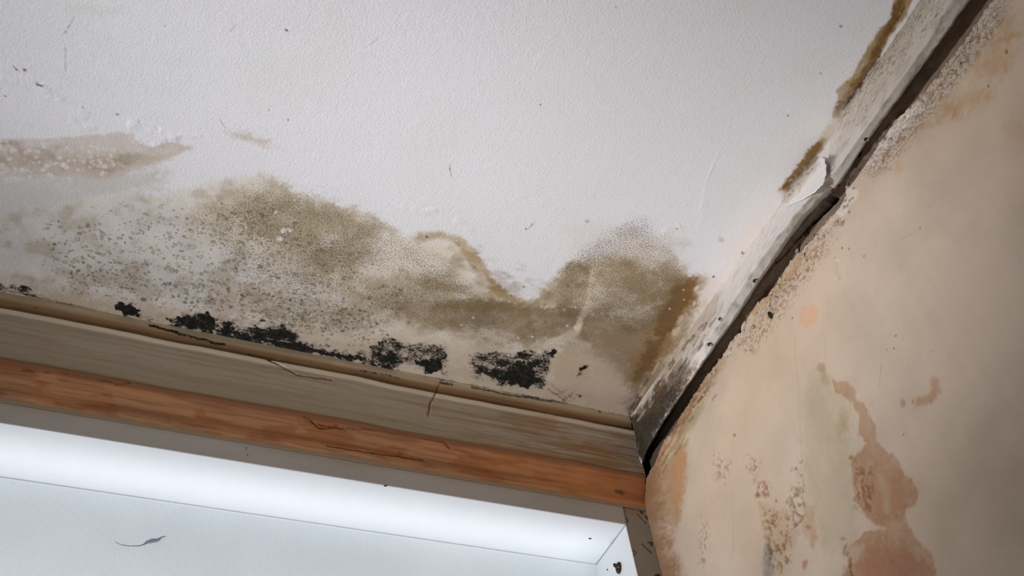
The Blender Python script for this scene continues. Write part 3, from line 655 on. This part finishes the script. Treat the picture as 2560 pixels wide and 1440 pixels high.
# greenish wash and the brown map-like stain
c.col(c.poly([(2035, 930), (2080, 940), (2130, 1010), (2135, 1100), (2120, 1180), (2140, 1300), (2130, 1390), (2060, 1380), (2030, 1290), (2010, 1180), (2000, 1040)], 22, 10, 5), Lw(192, 176, 148), 0.75, 0.6 + 0.5 * vs_)
c.col(c.blob(2110, 1060, 26, 60, 0, 6, 4), Lw(178, 158, 118), 0.7, 0.4 + vs_)
stain = [(2078, 948), (2098, 955), (2112, 950), (2122, 962), (2138, 978), (2140, 1000), (2160, 1005), (2172, 1022), (2178, 1050), (2192, 1072), (2190, 1100), (2205, 1120), (2222, 1132), (2232, 1128), (2245, 1150), (2262, 1185), (2280, 1200), (2295, 1228), (2296, 1250), (2282, 1265), (2264, 1272), (2262, 1300), (2275, 1330), (2300, 1358), (2325, 1378), (2336, 1410), (2345, 1470), (2105, 1470), (2118, 1400), (2116, 1370), (2140, 1350), (2160, 1330), (2190, 1325), (2215, 1322), (2190, 1312), (2160, 1290), (2140, 1260), (2132, 1200), (2128, 1150), (2150, 1130), (2165, 1110), (2142, 1090), (2146, 1040), (2130, 1005), (2108, 990), (2085, 985)]
c.col(c.poly(stain, 3.5, 7, 5), Lw(182, 140, 107), 0.86, 0.60 + 0.65 * med)
c.col(c.poly([(2160, 1180), (2250, 1170), (2290, 1230), (2250, 1290), (2200, 1310), (2150, 1260)], 24, 10, 6), Lw(170, 116, 80), 0.5, 0.4 + med)
c.col(c.poly([(2150, 1400), (2210, 1350), (2320, 1400), (2330, 1460), (2150, 1460)], 22, 10, 6), Lw(182, 124, 100), 0.6)
c.col(c.line([(2200, 1190), (2215, 1230), (2218, 1275)], 10, 8, 4, 4), Lw(196, 176, 150), 0.4)
c.col(c.poly([(2120, 1370), (2160, 1360), (2150, 1400), (2125, 1410)], 10, 6, 5), Lw(200, 190, 168), 0.5)
c.col(c.poly([(2045, 908), (2062, 908), (2064, 922), (2050, 930), (2040, 922)], 4, 3, 2), Lw(180, 148, 124), 0.8)
c.col(c.line([(2058, 930), (2066, 960)], 7, 5, 2, 2), Lw(178, 156, 122), 0.6)
c.col(c.line([(2335, 955), (2340, 975), (2325, 998), (2298, 1006)], 12, 9, 3, 2), Lw(184, 142, 108), 0.7)
c.col(c.blob(2258, 1008, 9, 15, 0, 2, 2, .4), Lw(182, 142, 110), 0.8)
c.col(c.blob(2283, 1005, 5, 7, 0, 1, 2, .4), Lw(178, 136, 104), 0.8)
c.col(c.blob(2013, 1412, 9, 17, 15, 2, 2, .4), Lw(188, 140, 108), 0.8)
c.col(c.poly([(2010, 1250), (2035, 1270), (2040, 1340), (2030, 1370), (2010, 1330)], 10, 5, 4), Lw(184, 144, 108), 0.6, 0.4 + med)
c.col(c.poly([(1905, 1260), (1960, 1270), (2000, 1320), (1975, 1380), (1960, 1440), (1920, 1440), (1915, 1340)], 12, 8, 5), Lw(188, 158, 124), 0.6, 0.3 + med)
c.col(c.line([(1918, 1380), (1925, 1470)], 12, 9, 4, 4), Lw(140, 134, 130), 0.7)
c.col(c.blob(1896, 1240, 12, 10, 0, 3, 3, .3), Lw(168, 112, 84), 0.85)
c.col(c.blob(1912, 1215, 8, 14, 0, 3, 3, .3), Lw(178, 130, 104), 0.6)
for (x_, y_, r_) in ((1836, 1088, 6), (1673, 1377, 4), (1940, 1252, 5), (2020, 1318, 8), (2230, 1405, 6), (2126, 1145, 7), (2176, 1168, 5), (2242, 1290, 5)):
    c.col(c.blob(x_, y_, r_, r_ * 1.1, 0, 2, 2, .4), Lw(170, 126, 84), 0.8)
for (x_, y_, r_) in ((2240, 840, 4), (2235, 872, 3), (2218, 874, 3), (2260, 1086, 3), (2516, 130, 6), (2300, 570, 3), (2420, 280, 2), (2105, 620, 3), (2122, 622, 3), (2160, 640, 3), (1980, 795, 3), (2470, 215, 5), (2440, 60, 4)):
    c.col(c.blob(x_, y_, r_, r_ * 1.2, 20, 1, 1, .4), Lw(130, 105, 80), 0.8)
for P in ([(2050, 825), (2062, 850), (2064, 895)], [(1986, 850), (1998, 1000), (2004, 1150)], [(1830, 1230), (1834, 1380)], [(2205, 910), (2196, 970)], [(2300, 570), (2250, 600)], [(2322, 885), (2336, 876)]):
    c.col(c.line(P, 1.5, 1.3, 2, 1), Lw(176, 158, 134), 0.32)
c.C *= (1 - 0.03 * np.clip((vs_ - .5) * 3, 0, 1) - 0.10 * np.clip((fbm(Yw * 22, Zw * 22, 109, 5) - .5) * 3, -.5, 1))[..., None]
c.msk(c.poly([(1860, 1130), (1900, 1190), (1900, 1260), (1930, 1440), (1980, 1440), (2020, 1300), (2010, 1150), (1980, 1160), (1960, 1240), (1880, 1180)], 20, 10, 6), 2, 0.35)
c.msk(c.poly([(2130, 1140), (2200, 1150), (2190, 1290), (2130, 1260)], 22, 10, 6), 2, 0.35)
# recess above the ragged lip: grey-brown backing behind lost plaster, darkened to stand in for the gap's shade
lq = np.array([on(0, 0, *p) for p in lipP]); o_ = np.argsort(lq[:, 1])
lipz = np.interp(ys, lq[o_, 1], lq[o_, 2])
lipz = lipz + (fbm(ys * 190, ys * 0, 201, 3) - .5) * 0.0048 + np.clip(fbm(ys * 420, ys * 0, 203, 2) - .5, 0, 1) * 0.006
lz = np.repeat(lipz[:, None], len(zs), 1)
d = Zw - lz
rec = ss(-0.0006, 0.0010, d)
Xw += rec * (0.011 - 0.006 * ss(-0.40, -0.50, Yw)) + rec * 0.003 * (fbm(Yw * 60, Zw * 60, 205) - .5)
rc = rec[..., None]
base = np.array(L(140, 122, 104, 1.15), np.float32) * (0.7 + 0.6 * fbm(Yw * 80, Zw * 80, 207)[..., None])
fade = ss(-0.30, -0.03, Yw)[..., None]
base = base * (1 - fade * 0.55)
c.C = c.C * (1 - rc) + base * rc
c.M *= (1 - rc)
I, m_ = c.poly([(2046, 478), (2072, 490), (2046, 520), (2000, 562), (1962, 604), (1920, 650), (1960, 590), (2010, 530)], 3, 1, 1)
c.col((I, m_), (0.004, 0.004, 0.004), 1.0); Xw[I] += m_ * 0.02  # hole pushed deeper, its darkness painted in as black
# crumble, pits and dents
Xw += (1 - rec) * (0.0012 * (fbm(Yw * 5, Zw * 5, 211, 3) - .5) + 0.0003 * (fbm(Yw * 60, Zw * 14, 212, 3) - .5))
nearlip = np.exp(-np.abs(d + 0.006) / 0.010) * (1 - rec)
Xw += nearlip * 0.0034 * (fbm(Yw * 160, Zw * 160, 213, 4) - .5)
def pit(IM, h_, sc_=200, sd=5):
    I, m_ = IM; sc_ *= 1.5; n_ = fbm(Yw[I] * sc_, Zw[I] * sc_ * .8, sd, 5)
    p_ = ss(.5, .64, n_) * m_; h_ = h_ * .6
    Xw[I] += p_ * h_
    c.C[I] = c.C[I] * (1 - 0.6 * p_[:, None]) + np.array(Lw(146, 102, 66), np.float32) * 0.6 * p_[:, None]
pit(c.poly([(1885, 1195), (1925, 1205), (1925, 1240), (1900, 1260), (1885, 1230)], 8, 4, 3), .003)
pit(c.poly([(1975, 1160), (2005, 1150), (2008, 1190), (1985, 1190)], 7, 4, 3), .003)
pit(c.poly([(1985, 1200), (2010, 1200), (2010, 1290), (2000, 1330), (1965, 1310), (1965, 1260)], 10, 4, 3), .004)
pit(c.poly([(1905, 1265), (1940, 1280), (1975, 1340), (1975, 1400), (1950, 1430), (1915, 1400), (1912, 1330)], 10, 4, 3), .004)
pit(c.poly([(2130, 1150), (2185, 1170), (2180, 1280), (2135, 1270)], 12, 6, 4), .0022, 260)
pit(c.poly([(1860, 1130), (1900, 1150), (1890, 1190), (1865, 1170)], 8, 4, 3), .002, 260)
pit(c.poly([(1750, 1290), (1770, 1310), (1770, 1400), (1750, 1420)], 10, 4, 3), .0018, 260)
pit(c.poly([(1790, 1130), (1830, 1160), (1810, 1210), (1780, 1190)], 12, 4, 3), .0014, 300)
pit(c.line([(2480, 40), (2330, 240), (2200, 400)], 26, 20, 5, 4), .0026, 260)
pit(c.line([(2060, 600), (1990, 700), (1870, 860)], 22, 16, 5, 4), .0020, 260)
pit(c.line([(2110, 1350), (2130, 1440)], 8, 6, 5, 4), .0022, 240)
pit(c.line([(1740, 960), (1690, 1060)], 14, 9, 5, 4), .002, 240)
I, m_ = c.line([(2093, 655), (2097, 690)], 5, 4); Xw[I] += m_ * .0016
I, m_ = c.line([(2088, 650), (2091, 690)], 4, 3); Xw[I] -= m_ * .0012
# plaster turns softly into the window wall and over the frame
near = ss(-0.035, 0.0, Yw) * ss(-0.075, -0.14, Zw)
Xw -= near ** 2 * 0.011
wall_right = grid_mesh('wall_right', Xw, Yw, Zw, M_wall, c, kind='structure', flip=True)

# ------------------------------------------------------------------ back wall: stained lintel strip above the window
xs = axis_pts(-0.80, 0.0, 0.0011, (-2.6, -1.8, -1.2, -0.95))
ts = np.linspace(0, -0.1435, 130)
Xb, Zb = np.meshgrid(xs, ts, indexing='ij')
wv = (fbm(Xb * 12, Xb * 0, 301, 3) - .5) * 0.004
Zq = Zb + wv * ss(0.0, -0.02, Zb)
Yb = np.interp(-Zq, [-.01, 0, .009, .012, .022, .026, .031, .034, .089, .0925, .097, .118, .128, .1345, .139, .1435], [0, 0, -.0012, .0010, .0012, -.0030, -.0030, -.0016, -.0012, -.0016, .0032, .0038, .0014, -.0012, -.0012, -.0010])
Yb = Yb + 0.0007 * (fbm(Xb * 25, Zb * 120, 305, 4) - .5)
c = Chart(Xb, Yb, Zb, Xb, Zb, (0.4, 0.33, 0.25))
K = 1.75
def Lb(*a): return np.array(L(*a, K), np.float32)
st1 = fbm(Xb * 10, Zb * 260, 311, 4); st2 = fbm(Xb * 16, Zb * 500, 312, 3); bg1 = fbm(Xb * 14, Zb * 30, 313, 4); fn = fbm(Xb * 60, Zb * 130, 314, 4)
zq = -Zq
zk = [0, .007, .010, .0115, .021, .0235, .026, .031, .033, .037, .060, .087, .0905, .0945, .098, .112, .121, .126, .131, .136, .140, .1435]
ck = [(160, 146, 122), (158, 144, 120), (118, 96, 70), (108, 86, 62), (116, 90, 66), (116, 96, 76), (174, 163, 144), (166, 154, 136), (122, 108, 94), (136, 125, 110), (132, 120, 106), (122, 110, 92), (104, 84, 62), (106, 78, 56), (142, 102, 74), (148, 108, 79), (126, 89, 62), (132, 92, 65), (158, 116, 87), (144, 108, 80), (122, 98, 74), (120, 108, 92)]
ck = np.array([L(*q, K) for q in ck])
for ch in range(3): c.C[..., ch] = np.interp(zq, zk, ck[:, ch])
# streaks get stronger towards the corner
near = ss(-0.35, -0.05, Xb)
def lay(mask, colr, k_):
    mm = np.clip(mask * k_, 0, 1)[..., None]; c.C[:] = c.C * (1 - mm) + Lb(*colr) * mm
flat = ss(.032, .036, zq) * (1 - ss(.090, .094, zq))
lay(flat * ss(.46, .64, st1) * (.35 + .65 * near), (112, 86, 58), .85)
lay(flat * ss(.55, .70, st2) * near, (150, 140, 116), .7)
lay(flat * ss(.48, .64, bg1) * near, (118, 88, 58), .65)
lay(flat * ss(.5, .7, fbm(Xb * 22, Zb * 60, 331)) * ss(-.2, -.1, Xb), (128, 96, 84), .5)
lay(ss(.009, .012, zq) * (1 - ss(.022, .026, zq)) * ss(.5, .66, st1) * near, (92, 64, 38), .7)
lay((1 - ss(.006, .012, zq)) * ss(.5, .65, bg1), (160, 146, 124), .6)
org = ss(.093, .096, zq) * (1 - ss(.138, .141, zq + .003 * (fn - .5)))
lay(org * ss(.48, .68, bg1), (166, 116, 76), .5)
lay(org * ss(.52, .66, fbm(Xb * 30, Zb * 60, 335)), (118, 66, 32), .5)
lay(org * ss(.52, .68, st2), (104, 62, 34), .45)
lay(org * ss(-.30, -.02, Xb), (158, 98, 56), .5)
lay(org * ss(.60, .68, fbm(Xb * 9, Zb * 70, 341)) , (168, 124, 84), .35)
lay(ss(.088, .0915, zq) * (1 - ss(.0945, .098, zq)), (92, 54, 34), .45)
# cracks
for P in ([(1100, 962), (1090, 985), (1075, 1010), (1070, 1040)], [(620, 885), (660, 895), (700, 912), (740, 935), (760, 940), (830, 950)], [(60, 745 + 180), (180, 935), (260, 950), (300, 962), (330, 955)], [(800, 1060), (850, 1068), (950, 1075), (1010, 1085), (1060, 1095), (1110, 1105), (1125, 1120)], [(820, 1115), (900, 1128), (990, 1140), (1060, 1150)], [(760, 1040), (800, 1068), (860, 1072)]):
    c.col(c.line(P, 1.5, 1.2, 3, 2), Lb(84, 44, 24), 0.75)
    I, m_ = c.line(P, 1.8, 1.2, 3, 2); Yb[I] += m_ * .0012
for (x_, y_, a_, b_) in ((1485, 1205 + 86, 12, 3), (400, 945, 4, 4), (90, 770, 10, 5), (1105, 950, 8, 4), (1000, 1135, 9, 4), (1500, 1030, 6, 5), (1550, 1230, 18, 10)):
    c.col(c.blob(x_, y_, a_, b_, 10, 1, 2, .3), Lb(84, 56, 32), 0.75)
c.col(c.poly([(1340, 1035), (1400, 1040), (1385, 1075), (1350, 1080), (1330, 1060)], 12, 10, 8), Lb(128, 90, 54), 0.4)
c.msk(c.line([(375, 812), (450, 834), (540, 858), (560, 862)], 4, 3, 3, 3), 1, 0.75)
c.msk(c.line([(900, 925), (950, 935), (995, 945)], 3, 2, 3, 3), 1, 0.6)
c.msk(c.line([(1180, 968), (1280, 988), (1380, 1005)], 3, 2, 2, 3), 1, 0.62)
c.msk(c.line([(1100, 957), (1130, 962)], 4, 3, 2, 2), 1, 0.6)
c.msk(c.poly([(1000, 1010 + 40), (1200, 1080), (1290, 1100), (1200, 1096)], 10, 6, 6), 1, 0.30)
wall_back = grid_mesh('wall_back', Xb, Yb, Zb, M_lint, c, kind='structure', flip=False)
# masonry behind, above and beside the window
box('masonry', -2.6, 0.02, 0.012, 0.20, -0.138, 0.05, M_lint, wall_back)

# ------------------------------------------------------------------ window
win = bpy.data.objects.new('window_1', None); col.objects.link(win); win['kind'] = 'structure'
win.location = (-0.6, 0.0, H - 0.6)
zt, xr, yd = -0.1675, -0.0422, 0.0763
def wp(o): return keep(o, win)
# head: face towards the room and the gleaming underside
wp(box('window_head', -1.6, xr - 0.0003, 0.0, yd + 0.03, zt, -0.1385, M_pvc, None, 0.0008))
wp(box('window_jamb', xr, 0.02, 0.0006, yd + 0.03, -1.30, -0.1385, M_pvc, None, 0.0008))
gx = np.linspace(-0.80, xr - 0.0008, 500); gz = np.linspace(-0.1665, -0.1395, 40)
X_, Z_ = np.meshgrid(gx, gz, indexing='ij')
c = Chart(X_, X_ * 0, Z_, X_, Z_, L(141, 135, 128, 1.7))
up = ss(-0.153, -0.138, Z_ + 0.010 * (fbm(X_ * 20, Z_ * 60, 401) - .5))
c.C = c.C * (1 - up[..., None] * .5) + np.array(L(124, 98, 66, 1.7), np.float32) * up[..., None] * .5
g_ = np.clip((fbm(X_ * 15, Z_ * 40, 403) - .45) * 2, 0, 1)[..., None] * .3
c.C = c.C * (1 - g_) + np.array(L(112, 106, 92, 1.7), np.float32) * g_
c.col(c.line([(616, 1120), (617, 1140)], 1.2, 1), (0.06, 0.05, 0.05), .7)
c.msk(c.poly([(100, 1040), (1500, 1270), (1500, 1300), (100, 1060)], 10), 2, 0.2)
wp(grid_mesh('protective_film', X_, X_ * 0 - 0.0004, Z_, M_pvc_face, c))
gx = np.linspace(xr + 0.0002, 0.0, 90); gz = np.linspace(-0.42, -0.1395, 560)
X_, Z_ = np.meshgrid(gx, gz, indexing='ij')
c = Chart(X_, X_ * 0, Z_, X_, Z_, L(120, 112, 102, 1.7))
up = ss(-0.156, -0.140, Z_)
c.C = c.C * (1 - up[..., None] * .7) + np.array(L(122, 92, 62, 1.7), np.float32) * up[..., None] * .7
inkc = (0.030, 0.024, 0.032)
for P in ([(1598, 1276), (1606, 1278), (1610, 1286), (1602, 1282)], [(1617, 1356), (1624, 1353), (1633, 1356), (1631, 1368), (1627, 1366), (1625, 1359)], [(1637, 1436), (1648, 1434), (1655, 1442), (1636, 1444)], [(1612, 1290), (1618, 1290), (1622, 1300), (1617, 1300)]):
    c.col(c.poly(P, 1.5, 0, 1), inkc, .85)
for P in ([(1566, 1296), (1571, 1301), (1566, 1305)], [(1583, 1376), (1590, 1381), (1586, 1388)], [(1594, 1286), (1615, 1308)], [(1605, 1360), (1628, 1382)], [(1622, 1300), (1629, 1307)]):
    c.col(c.line(P, 1.6, 1.3), inkc, .7)
for (x_, y_) in ((1641, 1372), (1646, 1381), (1625, 1316), (1612, 1270)): c.col(c.blob(x_, y_, 4, 5, 0, 0, 1, .3), L(96, 60, 30, 1.7), .8)
wp(grid_mesh('protective_film', X_, X_ * 0 + 0.0002, Z_, M_pvc_face, c))
# thin seams
wp(box('mitre_seam', xr - 0.00045, xr + 0.0002, -0.0002, yd, zt - 0.0003, zt + 0.0006, M_hair))
wp(box('joint_seam', xr - 0.0004, xr + 0.0004, -0.0009, 0.001, zt, -0.139, M_hair))
# retaining bead along the bottom of the head where the screen meets it
wp(box('screen_bead', -1.6, xr, yd - 0.0015, yd + 0.004, zt - 0.0016, zt + 0.0006, M_pvc, None, 0.0004))
# screen cloth, slightly uneven
gx = np.linspace(-1.5, xr + 0.0005, 220); gz = np.linspace(-0.42, zt, 60)
X_, Z_ = np.meshgrid(gx, gz, indexing='ij')
Y_ = yd + 0.0008 * (fbm(X_ * 6, Z_ * 6, 501) - .5)
wp(grid_mesh('screen_cloth', X_, Y_, Z_, M_screen))
# broken catch on the jamb
hp = on(0, xr, 1549, 1420)
A3 = Matrix.Rotation(math.radians(25), 3, 'X')
catch = wp(lump('broken_catch', (xr - 0.001, hp[1], hp[2]), 0.0025, 0.0045, 0.0065, M_rust, None, 3, 0.5, axis=A3))
wp(lump('catch_tip', (xr - 0.002, hp[1] + 0.004, hp[2] + 0.0055), 0.0022, 0.0022, 0.0045, M_black, None, 5, 0.3, axis=Matrix.Rotation(math.radians(-40), 3, 'X')))
wp(lump('catch_pin', (xr - 0.0025, hp[1] - 0.001, hp[2] + 0.0005), 0.0016, 0.0014, 0.0022, M_chunk, None, 8, 0.3))
for i, (px, py) in enumerate(((1475, 1346), (1519, 1424), (963, 1214))):
    q = on(2, zt, px, py) if i != 1 else on(0, xr, px, py)
    wp(lump('dirt_speck', (q[0], q[1], q[2] - 0.0003), 0.0017, 0.0010, 0.0005, M_black, None, 20 + i, 0.4, 10, 6))

# ------------------------------------------------------------------ broken bits at the edge board
def at_(axis, v, px, py, off=(0, 0, 0)):
    q = on(axis, v, px, py); return (q[0] + off[0], q[1] + off[1], q[2] + off[2])
# peeling paint flake, curled away from the surface
flP = [(1957, 508), (1962, 492), (1985, 480), (2000, 462), (2012, 448), (2030, 428), (2040, 405), (2058, 396), (2065, 418), (2067, 436), (2060, 455), (2048, 468), (2040, 480), (2015, 494), (1990, 506), (1970, 513)]
fv = np.array(flP, float)
n1, n2 = 46, 22
left = np.array([(1957, 508), (1966, 488), (1990, 468), (2004, 452), (2024, 430), (2036, 410), (2058, 395)], float)
right = np.array([(1966, 515), (1990, 507), (2015, 494), (2038, 481), (2056, 462), (2067, 438), (2062, 397)], float)
tt = np.linspace(0, 1, n1); tl = np.linspace(0, 1, len(left))
lx, ly = np.interp(tt, tl, left[:, 0]), np.interp(tt, tl, left[:, 1]); rx, ry = np.interp(tt, tl, right[:, 0]), np.interp(tt, tl, right[:, 1])
jl = (fbm(tt * 22, tt * 0, 601, 4) - .5) * 16; jr = (fbm(tt * 24, tt * 0, 603, 4) - .5) * 10
FX = np.zeros((n1, n2)); FY = FX.copy(); FZ = FX.copy(); FU = FX.copy(); FV = FX.copy()
for i in range(n1):
    for j in range(n2):
        s_ = j / (n2 - 1)
        u_ = (lx[i] + jl[i]) * (1 - s_) + (rx[i] + jr[i]) * s_; v_ = (ly[i] + jl[i] * .6) * (1 - s_) + ry[i] * s_
        # the flake lifts off the board face, more so at its free lower edge
        d_ = ray(u_, v_); nn = np.array([.085, 0, -.038])
        t_ = min(-CAM[2] / d_[2], (nn @ (np.array([.004, 0, 0]) - CAM)) / (nn @ d_))
        a_ = CAM + d_ * t_; a_ = a_ - d_ / np.linalg.norm(d_) * (0.0016 + 0.0034 * s_ + 0.0012 * max(0, tt[i] - .6) * 2.5)
        FX[i, j], FY[i, j], FZ[i, j] = a_
c = Chart(FX, FY, FZ, FX, FY, L(220, 215, 210, 1.3))
c.col(c.line([(1957, 505), (1985, 478), (2010, 452), (2040, 410)], 9, 7, 3, 5), L(172, 158, 134), .7)
for (x_, y_) in ((1975, 488), (1984, 478), (1998, 462), (2022, 436), (2030, 424), (2000, 452)): c.col(c.blob(x_, y_, 6, 4, -40, 1, 2, .4), L(140, 128, 104), .85)
FZ += 0.0012 * (fbm(FX * 300, FY * 300, 611) - .5)
fl = keep(grid_mesh('peeling_flake', FX, FY, FZ, M_flake, c), trim)
sol = fl.modifiers.new('thick', 'SOLIDIFY'); sol.thickness = 0.0008
fl['label'] = 'curled white paint flake'
# torn plaster block bridging the gap, with rust
q = at_(0, -0.020, 2055, 473)
ch_ = keep(lump('plaster_chunk', q, 0.010, 0.011, 0.007, M_chunk, None, 12, 0.35, 28, 16, axis=Matrix.Rotation(math.radians(-20), 3, 'X')), trim)
ch_['label'] = 'broken beige plaster chunk'
q = at_(0, -0.016, 2085, 462)
keep(lump('rust_lump', q, 0.006, 0.007, 0.005, M_rust, None, 15, 0.5, 24, 14), trim)
q = at_(0, -0.026, 2084, 443)
keep(lump('nail_head', q, 0.003, 0.0032, 0.003, M_black, None, 17, 0.2), trim)
# nails left in the lower board, grit in the gap
for i, (px, py, s_) in enumerate(((1803, 798, 1.0), (1774, 861, .8), (2165, 348, .7), (1887, 702, .8))):
    q = at_(0, -0.031, px, py)
    keep(lump('nail_head', q, 0.0026 * s_, 0.0026 * s_, 0.0022 * s_, M_black, None, 30 + i, 0.25, 14, 8), trim)
    q2 = (q[0] + .001, q[1] - .0008, q[2] - .0016)
    keep(lump('nail_rim', q2, 0.0016 * s_, 0.0022 * s_, 0.0010 * s_, M_chunk, None, 40 + i, 0.3, 14, 8), trim)
for i, (px, py, a_, m__) in enumerate(((2335, 128, .0045, M_black), (2252, 245, .005, M_black), (2218, 290, .0035, M_black), (2148, 385, .004, M_black), (2015, 585, .003, M_rust), (2038, 590, .002, M_black), (1992, 626, .0032, M_chunk), (1978, 405 + 290, .0025, M_black))):
    q = at_(0, 0.008, px, py)
    keep(lump('grit', q, a_ * .7, a_, a_ * .8, m__, None, 50 + i, 0.4, 14, 8), wall_right)
M_crumb = plain('pale plaster crumbs', (0.60, 0.50, 0.40), .9, .3, 400, .4)
# plaster crumbs standing out of the lip
for i in range(90):
    t = rng.uniform(0, 1) ** 0.8; k_ = t * (len(lipP) - 1); a_ = int(min(k_, len(lipP) - 2)); f_ = k_ - a_
    px = lipP[a_][0] * (1 - f_) + lipP[a_ + 1][0] * f_; py = lipP[a_][1] * (1 - f_) + lipP[a_ + 1][1] * f_
    if py > 1050: continue
    off = rng.uniform(2, 34); q = on(0, 0.0, px + off * .8, py + off * .6); r_ = rng.uniform(.0008, .0026)
    keep(lump('plaster_crumb', (q[0] - r_ * .1, q[1], q[2]), r_ * .7, r_ * 1.3, r_, M_crumb, None, 100 + i, 0.45, 10, 6), wall_right)

for o_, lab, cat_ in ((ceiling, 'white ceiling with brown tide marks, round mould colonies and black mould along the window wall', 'ceiling'),
                      (wall_right, 'pinkish plaster wall on the right with a ragged crumbling top edge and brown stain', 'wall'),
                      (wall_back, 'brown and orange stained plaster strip between ceiling and window frame', 'wall'),
                      (trim, 'loose dirty white edge board hanging between the ceiling and the pink wall', 'trim'),
                      (win, 'white plastic window frame with a woven screen at the lower left', 'window')):
    o_['label'] = lab; o_['category'] = cat_
# ------------------------------------------------------------------ small loose things
def thing(name, label, cat, loc):
    o = bpy.data.objects.new(name, None); col.objects.link(o); o.location = (loc[0], loc[1], loc[2] + H)
    o['label'] = label; o['category'] = cat; return o
q = on(0, -0.0025, 1925, 788)
t = thing('hanging_husk', 'small dark green insect husk hanging on a thread against the pink wall', 'insect husk', q)
keep(lump('husk', q, 0.0018, 0.0018, 0.0052, M_seed, None, 61, 0.15, 16, 10), t)
q2 = on(0, -0.0012, 1925, 745)
keep(tube('thread', [(q[0], q[1], q[2] + .004), ((q[0] + q2[0]) / 2, (q[1] + q2[1]) / 2 + .0006, (q[2] + q2[2]) / 2), tuple(q2)], 0.0003, M_chunk), t)
pts = [on(1, yd - 0.0012, *p) for p in ((287, 1354), (300, 1361), (320, 1365), (345, 1365), (358, 1362), (368, 1355), (380, 1352), (395, 1350), (405, 1342), (414, 1341))]
hr = tube('loose_thread', [tuple(p) for p in pts], [.0003, .0004, .0005, .0005, .0006, .0016, .0022, .0016, .0006, .0004], M_hair)
hr['label'] = 'curved grey thread caught on the white window screen'; hr['category'] = 'thread'
